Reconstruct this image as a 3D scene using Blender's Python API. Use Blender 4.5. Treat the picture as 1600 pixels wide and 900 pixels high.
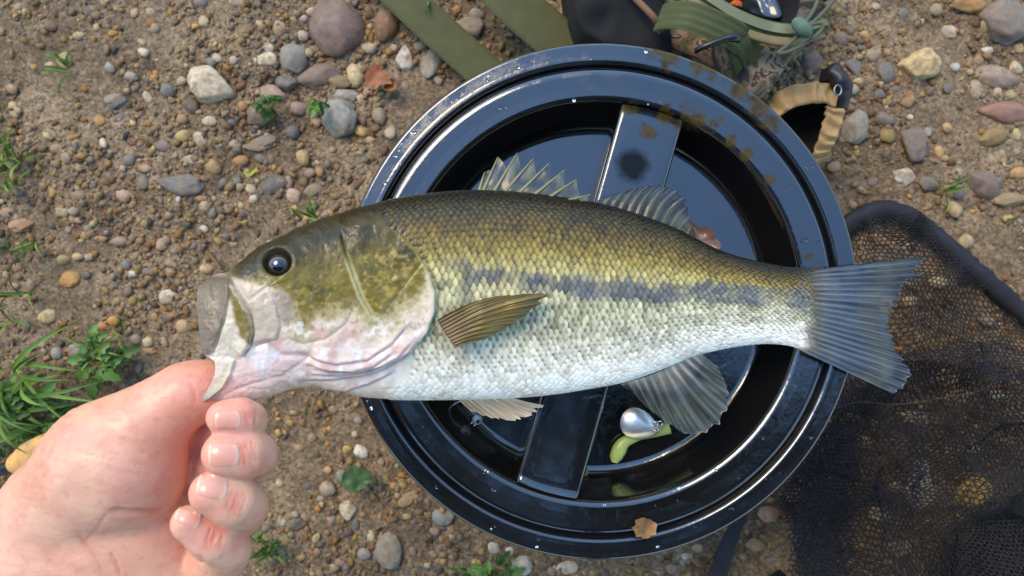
import bpy, bmesh, math, random
import numpy as np
from mathutils import Vector
from mathutils.bvhtree import BVHTree

for o in list(bpy.data.objects):
    bpy.data.objects.remove(o, do_unlink=True)
random.seed(7); RNG = np.random.default_rng(7)
scene = bpy.context.scene; COL = scene.collection
R = math.radians

# ------------------------------------------------------------ camera, sky, sun, exposure
ZC = 0.486                       # camera height above the bucket lid (z = 0)
F = 1256.0                       # focal length in photo pixels (1600 wide)
GZ = -0.25                       # the ground
cam_d = bpy.data.cameras.new('camera'); cam = bpy.data.objects.new('camera', cam_d); COL.objects.link(cam)
cam.location = (0, 0, ZC); cam.rotation_euler = (0, 0, 0)
cam_d.sensor_width = 36; cam_d.lens = F / 1600 * 36
cam_d.clip_start = 0.01; cam_d.clip_end = 500
cam_d.dof.use_dof = True; cam_d.dof.focus_distance = 0.445; cam_d.dof.aperture_fstop = 13.5
scene.camera = cam
SUN_AZ, SUN_EL = R(-38), R(53)   # azimuth from +Y (up in the picture), negative = left
w = bpy.data.worlds.new('World'); scene.world = w; w.use_nodes = True
nt = w.node_tree; bg = nt.nodes['Background']
sky = nt.nodes.new('ShaderNodeTexSky'); sky.sky_type = 'NISHITA'; sky.sun_disc = False
sky.sun_elevation = SUN_EL; sky.sun_rotation = SUN_AZ
sky.air_density = 2.0; sky.dust_density = 0.4; sky.ozone_density = 8.0
nt.links.new(sky.outputs[0], bg.inputs[0]); bg.inputs[1].default_value = 0.15
sd = bpy.data.lights.new('sun', 'SUN'); sd.energy = 1.35; sd.angle = R(30); sd.color = (1.0, 0.77, 0.46)
sun = bpy.data.objects.new('sun', sd); COL.objects.link(sun)
Ld = Vector((math.sin(SUN_AZ) * math.cos(SUN_EL), math.cos(SUN_AZ) * math.cos(SUN_EL), math.sin(SUN_EL)))
sun.rotation_euler = (-Ld).to_track_quat('-Z', 'Y').to_euler(); sun.location = Ld * 6
vs = scene.view_settings; vs.view_transform = 'Standard'; vs.look = 'None'; vs.gamma = 1; vs.use_curve_mapping = False
vs.exposure = 1.35

# ------------------------------------------------------------ helpers
def P(px, py, z):
    d = (ZC - z) / F
    return Vector(((px - 800) * d, -(py - 450) * d, z))
def Pn(px, py, z):
    d = (ZC - np.asarray(z)) / F
    return np.stack(np.broadcast_arrays((np.asarray(px) - 800) * d, -(np.asarray(py) - 450) * d, np.asarray(z) + 0 * d), -1)
def proj(v):
    k = F / (ZC - v[..., 2])
    return 800 + v[..., 0] * k, 450 - v[..., 1] * k
def lin(c):
    c = np.asarray(c, float) / 255.0
    return np.where(c <= 0.04045, c / 12.92, ((c + 0.055) / 1.055) ** 2.4)
def smooth(a, b, x):
    t = np.clip((x - a) / (b - a), 0, 1); return t * t * (3 - 2 * t)
def noise(p, seed=0):
    """value noise, p (...,3) or (...,2) already scaled, result -1..1"""
    p = np.asarray(p, float)
    if p.shape[-1] == 2: p = np.concatenate([p, np.zeros(p.shape[:-1] + (1,))], -1)
    i = np.floor(p).astype(np.int64); f = p - i; f = f * f * (3 - 2 * f)
    def h(a, b, c):
        n = (a * 374761393 + b * 668265263 + c * 2147483647 + seed * 974634541) & 0xffffffff
        n = ((n ^ (n >> 13)) * 1274126177) & 0xffffffff
        n = ((n ^ (n >> 16)) * 2246822519) & 0xffffffff
        return ((n ^ (n >> 15)) & 0xffff) / 32767.5 - 1
    x, y, z = i[..., 0], i[..., 1], i[..., 2]; r = 0
    for dx in (0, 1):
        for dy in (0, 1):
            for dz in (0, 1):
                wgt = (f[..., 0] if dx else 1 - f[..., 0]) * (f[..., 1] if dy else 1 - f[..., 1]) * (f[..., 2] if dz else 1 - f[..., 2])
                r = r + wgt * h(x + dx, y + dy, z + dz)
    return r
def fbm(p, seed=0, n=4):
    p = np.asarray(p, float); r = 0; a = 0.5
    for k in range(n): r = r + a * noise(p * 2 ** k + 17.3 * k, seed + k); a *= 0.5
    return r
def seg_dist(px, py, poly):
    """distance to polyline, side (+ = left hand of travel in y-down picture = right), arclength param 0..1"""
    best = np.full(np.shape(px), 1e9); side = np.zeros(np.shape(px)); tt = np.zeros(np.shape(px))
    poly = np.asarray(poly, float); L = np.r_[0, np.cumsum(np.hypot(*np.diff(poly, axis=0).T))]
    for k in range(len(poly) - 1):
        a, b = poly[k], poly[k + 1]; d = b - a; l2 = max(d @ d, 1e-9)
        t = np.clip(((px - a[0]) * d[0] + (py - a[1]) * d[1]) / l2, 0, 1)
        ex, ey = px - a[0] - t * d[0], py - a[1] - t * d[1]; q = np.hypot(ex, ey)
        s = np.sign(d[0] * ey - d[1] * ex); m = q < best - 1e-6
        best = np.where(m, q, best); side = np.where(m, s, side); tt = np.where(m, (L[k] + t * (L[k + 1] - L[k])) / L[-1], tt)
    return best, side, tt
def poly_sd(px, py, poly):
    """signed distance to a closed polygon, negative inside"""
    poly = list(poly); d, _, _ = seg_dist(px, py, poly + poly[:1]); ins = np.zeros(np.shape(px), bool)
    for k in range(len(poly)):
        (x0, y0), (x1, y1) = poly[k], poly[(k + 1) % len(poly)]
        if y0 == y1: continue
        ins ^= ((y0 > py) != (y1 > py)) & (px < (x1 - x0) * (py - y0) / (y1 - y0) + x0)
    return np.where(ins, -d, d)
def spline(pts, n):
    p = np.asarray(pts, float); m = len(p)
    L = np.r_[0, np.cumsum(np.linalg.norm(np.diff(p, axis=0), axis=1))]; t = np.linspace(0, L[-1], n)
    e = np.vstack([2 * p[0] - p[1], p, 2 * p[-1] - p[-2]])
    k = np.clip(np.searchsorted(L, t, 'right') - 1, 0, m - 2); u = ((t - L[k]) / (L[k + 1] - L[k]))[:, None]
    a, b, c, d = e[k], e[k + 1], e[k + 2], e[k + 3]
    return 0.5 * (2 * b + (c - a) * u + (2 * a - 5 * b + 4 * c - d) * u ** 2 + (3 * b - a - 3 * c + d) * u ** 3)

def make(name, V, Fc, mat=None, parent=None, col=None, smooth_sh=True, kind=None):
    me = bpy.data.meshes.new(name); V = np.asarray(V, np.float32)
    if isinstance(Fc, np.ndarray):
        k = Fc.shape[1]; me.vertices.add(len(V)); me.vertices.foreach_set('co', V.ravel())
        me.loops.add(Fc.size); me.loops.foreach_set('vertex_index', Fc.astype(np.int32).ravel())
        me.polygons.add(len(Fc)); me.polygons.foreach_set('loop_start', np.arange(0, Fc.size, k, dtype=np.int32))
        me.update(calc_edges=True); me.validate()
    else:
        me.from_pydata([tuple(map(float, v)) for v in V], [], Fc)
    if smooth_sh: me.polygons.foreach_set('use_smooth', np.ones(len(me.polygons), bool))
    if col is not None:
        col = np.asarray(col, np.float32)
        if col.shape[1] == 3: col = np.c_[col, np.ones(len(col), np.float32)]
        at = me.color_attributes.new('Col', 'FLOAT_COLOR', 'POINT'); at.data.foreach_set('color', col.ravel())
    if mat: me.materials.append(mat)
    o = bpy.data.objects.new(name, me); COL.objects.link(o)
    if parent: o.parent = parent; o.matrix_parent_inverse = parent.matrix_world.inverted() if False else o.matrix_parent_inverse
    if kind: o['kind'] = kind
    return o
def empty(name, label, cat, group=None):
    o = bpy.data.objects.new(name, None); COL.objects.link(o); o.empty_display_size = 0.02
    o['label'] = label; o['category'] = cat
    if group: o['group'] = group
    return o
def tag(o, label, cat, group=None):
    o['label'] = label; o['category'] = cat
    if group: o['group'] = group
    return o
def grid_faces(nu, nv, cu=False, cv=False):
    iu = np.arange(nu if cu else nu - 1); iv = np.arange(nv if cv else nv - 1)
    a, b = np.meshgrid(iu, iv, indexing='ij'); a = a.ravel(); b = b.ravel(); a1 = (a + 1) % nu; b1 = (b + 1) % nv
    return np.stack([a * nv + b, a1 * nv + b, a1 * nv + b1, a * nv + b1], 1)
class MB:
    def __init__(s): s.V = []; s.F = []; s.C = []; s.n = 0
    def add(s, V, Fc, c=None):
        V = np.asarray(V, float); s.V.append(V); s.F += [tuple(int(i) + s.n for i in f) for f in Fc]
        s.C.append(np.broadcast_to(np.asarray(c if c is not None else (1, 1, 1), float), (len(V), 3))); s.n += len(V)
        return s
    def build(s, name, mat, parent=None, kind=None, sm=True):
        return make(name, np.vstack(s.V), s.F, mat, parent, np.vstack(s.C), sm, kind)
def tube(pts, rad, n=8, flat=1.0, caps=True):
    p = np.asarray(pts, float); m = len(p); rad = np.broadcast_to(np.asarray(rad, float), (m,))
    T = np.gradient(p, axis=0); T /= np.linalg.norm(T, axis=1)[:, None] + 1e-12
    up = np.array([0, 0, 1.0]); V = []
    for k in range(m):
        s = np.cross(T[k], up); l = np.linalg.norm(s)
        s = s / l if l > 1e-3 else np.array([1.0, 0, 0]); q = np.cross(s, T[k])
        a = np.arange(n) * 2 * math.pi / n
        V.append(p[k] + rad[k] * (np.cos(a)[:, None] * s + flat * np.sin(a)[:, None] * q))
    V = np.vstack(V); Fc = [tuple(f) for f in grid_faces(m, n, False, True)]
    if caps: Fc += [tuple(range(n))[::-1], tuple((m - 1) * n + i for i in range(n))]
    return V, Fc
def ribbon(pts, width, thick, nrm=None, nw=6):
    """flat strap: centre line pts, width across, thick; nrm = facing per point"""
    p = np.asarray(pts, float); m = len(p); T = np.gradient(p, axis=0); T /= np.linalg.norm(T, axis=1)[:, None]
    nrm = np.broadcast_to(np.asarray(nrm if nrm is not None else (0, 0, 1), float), (m, 3))
    S = np.cross(T, nrm); S /= np.linalg.norm(S, axis=1)[:, None]; N = np.cross(S, T)
    wd = np.broadcast_to(np.asarray(width, float), (m,)); ring = []
    for s in np.linspace(-.5, .5, nw): ring.append(p + S * (wd * s)[:, None] + N * thick * .5 * (1 - .5 * (abs(s) > .49)))
    for s in np.linspace(.5, -.5, nw): ring.append(p + S * (wd * s)[:, None] - N * thick * .5 * (1 - .5 * (abs(s) > .49)))
    V = np.stack(ring, 1).reshape(-1, 3); n = 2 * nw
    Fc = [tuple(f) for f in grid_faces(m, n, False, True)] + [tuple(range(n))[::-1], tuple((m - 1) * n + i for i in range(n))]
    return V, Fc
def support(prof):
    o = [np.array(prof[0], float)]
    for a, b in zip(prof[:-1], prof[1:]):
        a, b = np.array(a, float), np.array(b, float); l = np.linalg.norm(b - a)
        if l > .003: o += [a + (b - a) * .0005 / l, (a + b) / 2, b - (b - a) * .0005 / l]
        o.append(b)
    return o
def lathe(prof, c, n=256):
    prof = np.asarray(support(prof), float); a = np.arange(n) * 2 * math.pi / n
    V = np.stack([c[0] + prof[:, 0, None] * np.cos(a), c[1] + prof[:, 0, None] * np.sin(a), np.broadcast_to(prof[:, 1, None], (len(prof), n))], -1)
    return V.reshape(-1, 3), grid_faces(len(prof), n, False, True)[:, ::-1]

# ------------------------------------------------------------ materials
def mat(name, rough=0.6, spec=0.5, color=None, attr=False, coat=0, coat_rough=0.05, bump=0, bscale=200, nvar=0, nscale=60,
        sss=0, sss_rad=(.012, .004, .002), metal=0, trans=0, ior=1.45, alpha_attr=False, rvar=0, rscale=40, objrand=0, coords='Object'):
    m = bpy.data.materials.new(name); m.use_nodes = True; t = m.node_tree; L = t.links; N = t.nodes
    b = N['Principled BSDF']; b.inputs['Roughness'].default_value = rough; b.inputs['Specular IOR Level'].default_value = spec
    b.inputs['Metallic'].default_value = metal; b.inputs['IOR'].default_value = ior
    b.inputs['Coat Weight'].default_value = coat; b.inputs['Coat Roughness'].default_value = coat_rough
    b.inputs['Transmission Weight'].default_value = trans
    tc = N.new('ShaderNodeTexCoord'); src = None
    if attr:
        a = N.new('ShaderNodeVertexColor'); a.layer_name = 'Col'; src = a.outputs['Color']
        if alpha_attr: L.new(a.outputs['Alpha'], b.inputs['Alpha'])
    else:
        rgb = N.new('ShaderNodeRGB'); rgb.outputs[0].default_value = (*color, 1); src = rgb.outputs[0]
    if nvar:
        n = N.new('ShaderNodeTexNoise'); n.inputs['Scale'].default_value = nscale; n.inputs['Detail'].default_value = 6; n.inputs['Roughness'].default_value = .65
        L.new(tc.outputs[coords], n.inputs['Vector'])
        mr = N.new('ShaderNodeMapRange'); mr.inputs['From Min'].default_value = .25; mr.inputs['From Max'].default_value = .75
        mr.inputs['To Min'].default_value = 1 - nvar; mr.inputs['To Max'].default_value = 1 + nvar; L.new(n.outputs['Fac'], mr.inputs['Value'])
        mx = N.new('ShaderNodeVectorMath'); mx.operation = 'SCALE'; L.new(src, mx.inputs[0]); L.new(mr.outputs[0], mx.inputs['Scale']); src = mx.outputs[0]
    if objrand:
        oi = N.new('ShaderNodeObjectInfo'); hs = N.new('ShaderNodeHueSaturation')
        for k, (ip, am, c0) in enumerate((('Hue', .010, .5), ('Value', objrand, 1.0), ('Saturation', .22, .86))):
            mm = N.new('ShaderNodeMath'); mm.operation = 'MULTIPLY'; mm.inputs[1].default_value = 1 + k * 7.31; L.new(oi.outputs['Random'], mm.inputs[0])
            fr = N.new('ShaderNodeMath'); fr.operation = 'FRACT'; L.new(mm.outputs[0], fr.inputs[0])
            q = N.new('ShaderNodeMapRange'); q.inputs['To Min'].default_value = c0 - am; q.inputs['To Max'].default_value = c0 + am
            L.new(fr.outputs[0], q.inputs['Value']); L.new(q.outputs[0], hs.inputs[ip])
        L.new(src, hs.inputs['Color']); src = hs.outputs[0]
    L.new(src, b.inputs['Base Color'])
    if rvar:
        n = N.new('ShaderNodeTexNoise'); n.inputs['Scale'].default_value = rscale; n.inputs['Detail'].default_value = 4; L.new(tc.outputs[coords], n.inputs['Vector'])
        mr = N.new('ShaderNodeMapRange'); mr.inputs['From Min'].default_value = .35; mr.inputs['From Max'].default_value = .65
        mr.inputs['To Min'].default_value = max(0, rough - rvar); mr.inputs['To Max'].default_value = rough + rvar
        L.new(n.outputs['Fac'], mr.inputs['Value']); L.new(mr.outputs[0], b.inputs['Roughness'])
    if bump:
        n = N.new('ShaderNodeTexNoise'); n.inputs['Scale'].default_value = bscale; n.inputs['Detail'].default_value = 5; L.new(tc.outputs[coords], n.inputs['Vector'])
        bp = N.new('ShaderNodeBump'); bp.inputs['Strength'].default_value = bump; bp.inputs['Distance'].default_value = .001
        L.new(n.outputs['Fac'], bp.inputs['Height']); L.new(bp.outputs[0], b.inputs['Normal'])
    if sss:
        b.inputs['Subsurface Weight'].default_value = sss; b.inputs['Subsurface Radius'].default_value = sss_rad; b.inputs['Subsurface Scale'].default_value = 1.0
    return m

# lid plastic: black, wet in patches, with dull dew and mud stains
def lid_material():
    m = bpy.data.materials.new('wet_black_plastic'); m.use_nodes = True; t = m.node_tree; L = t.links; N = t.nodes
    b = N['Principled BSDF']; g = N.new('ShaderNodeNewGeometry'); pos = g.outputs['Position']
    def nz(s, d=5, r=.6):
        n = N.new('ShaderNodeTexNoise'); n.inputs['Scale'].default_value = s; n.inputs['Detail'].default_value = d; n.inputs['Roughness'].default_value = r
        L.new(pos, n.inputs['Vector']); return n.outputs['Fac']
    def ramp(x, a, c, lo=0., hi=1.):
        q = N.new('ShaderNodeMapRange'); q.inputs['From Min'].default_value = a; q.inputs['From Max'].default_value = c
        q.inputs['To Min'].default_value = lo; q.inputs['To Max'].default_value = hi; L.new(x, q.inputs['Value']); return q.outputs[0]
    def math2(op, x, y):
        q = N.new('ShaderNodeMath'); q.operation = op
        for k, v in enumerate((x, y)):
            if isinstance(v, (int, float)): q.inputs[k].default_value = v
            else: L.new(v, q.inputs[k])
        return q.outputs[0]
    def blob(c, r, soft, wob=.5, zr=1.0):
        """a soft patch of its own shape at a place on the lid"""
        s = N.new('ShaderNodeVectorMath'); s.operation = 'SUBTRACT'; L.new(pos, s.inputs[0]); s.inputs[1].default_value = c
        l = N.new('ShaderNodeVectorMath'); l.operation = 'LENGTH'; L.new(s.outputs[0], l.inputs[0])
        d = math2('ADD', l.outputs['Value'], math2('MULTIPLY', math2('SUBTRACT', nz(110, 5, .7), .5), r * wob * 7))
        return ramp(d, r, r * (1 - soft), 0, 1)
    stains = None
    for px, py, rp in ((985, 165, 14), (1040, 178, 18), (1080, 192, 28), (1118, 196, 14), (1145, 222, 12), (1168, 240, 12), (1202, 282, 11),
                       (1015, 205, 15), (1150, 140, 22), (1185, 165, 24), (1205, 190, 18), (1100, 95, 30), (1040, 80, 30), (1262, 402, 9), (1008, 825, 12)):
        c = P(px, py, 0); bl = blob((c.x, c.y, 0), rp / F * ZC, .45)
        stains = bl if stains is None else math2('MAXIMUM', stains, bl)
    c = P(990, 258, 0); oval = blob((c.x, c.y, 0), 32 / F * ZC, .5, .12); dull = math2('MULTIPLY', oval, .3)  # oval: patch with less gloss on the crossbar
    for px, py, rp in ((800, 110, 22), (770, 125, 25), (740, 145, 25), (700, 175, 25), (670, 205, 22), (650, 235, 20), (640, 280, 22), (850, 105, 24), (910, 110, 24), (960, 118, 16), (1060, 320, 22), (1085, 300, 22)):
        c = P(px, py, 0); dull = math2('MAXIMUM', dull, math2('MULTIPLY', blob((c.x, c.y, 0), rp / F * ZC, .35, .8), .8))
    mix = N.new('ShaderNodeMix'); mix.data_type = 'RGBA'; mix.inputs['A'].default_value = (.006, .006, .007, 1); mix.inputs['B'].default_value = (.060, .044, .012, 1)
    speck = ramp(nz(700, 3), .70, .76)
    L.new(math2('MAXIMUM', math2('MULTIPLY', stains, ramp(nz(160, 4), .35, .55, .35, .95)), math2('MULTIPLY', speck, .35)), mix.inputs['Factor']); L.new(mix.outputs['Result'], b.inputs['Base Color'])
    film = ramp(nz(26, 5), .46, .52)           # water film / dry
    rough = math2('ADD', ramp(film, 0, 1, .05, .12), math2('ADD', math2('MULTIPLY', dull, .16), math2('MULTIPLY', stains, .22)))
    b.inputs['Coat Weight'].default_value = .7; b.inputs['Coat Roughness'].default_value = .06
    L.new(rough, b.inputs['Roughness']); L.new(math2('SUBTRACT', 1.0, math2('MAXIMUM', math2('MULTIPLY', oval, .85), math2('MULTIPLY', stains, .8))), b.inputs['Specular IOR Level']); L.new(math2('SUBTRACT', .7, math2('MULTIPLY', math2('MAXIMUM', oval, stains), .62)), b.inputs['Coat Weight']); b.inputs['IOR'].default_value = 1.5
    fine = nz(1500, 3, .7); wave = nz(55, 3)
    h = math2('ADD', math2('MULTIPLY', fine, math2('ADD', math2('MULTIPLY', dull, .00008), .00003)), math2('MULTIPLY', wave, .0006))
    h = math2('ADD', h, math2('MULTIPLY', film, .00012))
    bp = N.new('ShaderNodeBump'); bp.inputs['Strength'].default_value = .5; bp.inputs['Distance'].default_value = 1.0
    L.new(h, bp.inputs['Height']); L.new(bp.outputs[0], b.inputs['Normal'])
    return m

# ------------------------------------------------------------ the ground: one sheet to the horizon, fine relief in the middle
def gh(x, y):
    p = np.stack([np.asarray(x, float), np.asarray(y, float)], -1)
    e = smooth(1.6, .8, np.hypot(p[..., 0], p[..., 1]))
    return GZ + (.010 * fbm(p * 9, 3, 3) + .005 * fbm(p * 55, 5, 4)) * (.25 + .75 * e) + .0015 * fbm(p * 300, 9, 2) * e
def out(n, a, far): return np.geomspace(a, far, n)[1:]
xd = np.linspace(-.62, .62, 460); yd = np.linspace(-.42, .42, 320)
xs = np.r_[-out(26, .62, 80)[::-1], xd, out(26, .62, 80)]; ys = np.r_[-out(26, .42, 80)[::-1], yd, out(26, .42, 80)]
X, Y = np.meshgrid(xs, ys, indexing='ij'); Zg = gh(X, Y)
def ground_material():
    m = bpy.data.materials.new('dirt'); m.use_nodes = True; t = m.node_tree; L = t.links; N = t.nodes
    b = N['Principled BSDF']; b.inputs['Roughness'].default_value = .85; b.inputs['Specular IOR Level'].default_value = .25
    g = N.new('ShaderNodeNewGeometry')
    def nz(s, d=6, r=.65):
        n = N.new('ShaderNodeTexNoise'); n.inputs['Scale'].default_value = s; n.inputs['Detail'].default_value = d; n.inputs['Roughness'].default_value = r
        L.new(g.outputs['Position'], n.inputs['Vector']); return n.outputs['Fac']
    cr = N.new('ShaderNodeValToRGB'); e = cr.color_ramp.elements
    e[0].position = .32; e[0].color = (.095, .063, .036, 1); e[1].position = .66; e[1].color = (.37, .27, .165, 1)
    k = e.new(.48); k.color = (.20, .14, .084, 1)
    mx = N.new('ShaderNodeMix'); mx.inputs['Factor'].default_value = .45; L.new(nz(11), mx.inputs['A']); L.new(nz(240, 4, .75), mx.inputs['B'])
    L.new(mx.outputs['Result'], cr.inputs['Fac'])
    v = N.new('ShaderNodeTexVoronoi'); v.inputs['Scale'].default_value = 420; L.new(g.outputs['Position'], v.inputs['Vector'])
    hs = N.new('ShaderNodeHueSaturation'); L.new(cr.outputs[0], hs.inputs['Color'])
    sp = N.new('ShaderNodeSeparateColor'); L.new(v.outputs['Color'], sp.inputs[0])
    q = N.new('ShaderNodeMapRange'); q.inputs['To Min'].default_value = .6; q.inputs['To Max'].default_value = 1.45; L.new(sp.outputs[0], q.inputs['Value']); L.new(q.outputs[0], hs.inputs['Value'])
    L.new(hs.outputs[0], b.inputs['Base Color'])
    bp = N.new('ShaderNodeBump'); bp.inputs['Strength'].default_value = .9; bp.inputs['Distance'].default_value = .0025
    L.new(nz(520, 5, .75), bp.inputs['Height']); L.new(bp.outputs[0], b.inputs['Normal'])
    return m
ground = make('ground', np.stack([X, Y, Zg], -1).reshape(-1, 3), grid_faces(len(xs), len(ys)), ground_material()); ground['kind'] = 'structure'

# ------------------------------------------------------------ stones
def rock_mesh(sub, seed, rough=.22, ang=0.0):
    bm = bmesh.new(); bmesh.ops.create_icosphere(bm, subdivisions=sub, radius=1)
    v = np.array([q.co[:] for q in bm.verts]); n = v.copy()
    r = 1 + rough * fbm(v * 1.1 + seed * 3.7, seed, 3) * 1.6
    if ang:                                                 # knock flat facets off
        rg = np.random.default_rng(seed)
        for _ in range(9):
            d = rg.normal(size=3); d /= np.linalg.norm(d); h = rg.uniform(.62, .88)
            k = (v * r[:, None]) @ d; r = np.where(k > h, r * (1 - ang + ang * h / np.maximum(k, 1e-6)), r)
    v = v * r[:, None]
    for q, c in zip(bm.verts, v): q.co = c
    me = bpy.data.meshes.new('stone'); bm.to_mesh(me); bm.free(); me.polygons.foreach_set('use_smooth', np.ones(len(me.polygons), bool))
    return me
rock_hi = [rock_mesh(4, s, .32, (.55, .95)[s % 2]) for s in range(8)]
rock_lo = [rock_mesh(2, 20 + s, .34, (.5, .95)[s % 2]) for s in range(10)]
stone_cols = dict(w=(204, 190, 166), c=(194, 168, 122), y=(192, 152, 82), o=(180, 126, 64), t=(158, 130, 90), g=(126, 112, 96), b=(94, 98, 98),
                  d=(70, 66, 62), p=(154, 124, 102), v=(112, 94, 92), r=(120, 82, 56), l=(158, 150, 134), e=(136, 84, 62), s=(134, 136, 128), k=(150, 130, 72))
stone_mat = {}
def dirty(m):
    """dried mud clinging to the stone in ragged patches"""
    t = m.node_tree; L = t.links; N = t.nodes; b = N['Principled BSDF']; src = b.inputs['Base Color'].links[0].from_socket
    g = N.new('ShaderNodeNewGeometry'); n = N.new('ShaderNodeTexNoise'); n.inputs['Scale'].default_value = 130; n.inputs['Detail'].default_value = 7; n.inputs['Roughness'].default_value = .72
    L.new(g.outputs['Position'], n.inputs['Vector']); q = N.new('ShaderNodeMapRange'); q.inputs['From Min'].default_value = .47; q.inputs['From Max'].default_value = .62; q.inputs['To Max'].default_value = .8; L.new(n.outputs['Fac'], q.inputs['Value'])
    mx = N.new('ShaderNodeMix'); mx.data_type = 'RGBA'; mx.inputs['B'].default_value = (.20, .14, .084, 1); L.new(q.outputs[0], mx.inputs['Factor']); L.new(src, mx.inputs['A']); L.new(mx.outputs['Result'], b.inputs['Base Color'])
for k, c in stone_cols.items():
    stone_mat[k] = mat('stone_' + k, .62, .4, (lin(c) * .78 + lin((150, 124, 94)) * .22) * .85, bump=.35, bscale=6, nvar=.42, nscale=2.6, objrand=.16, rvar=.15, rscale=3)
    dirty(stone_mat[k])
for me in rock_hi + rock_lo: me.materials.append(stone_mat['g'])
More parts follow.
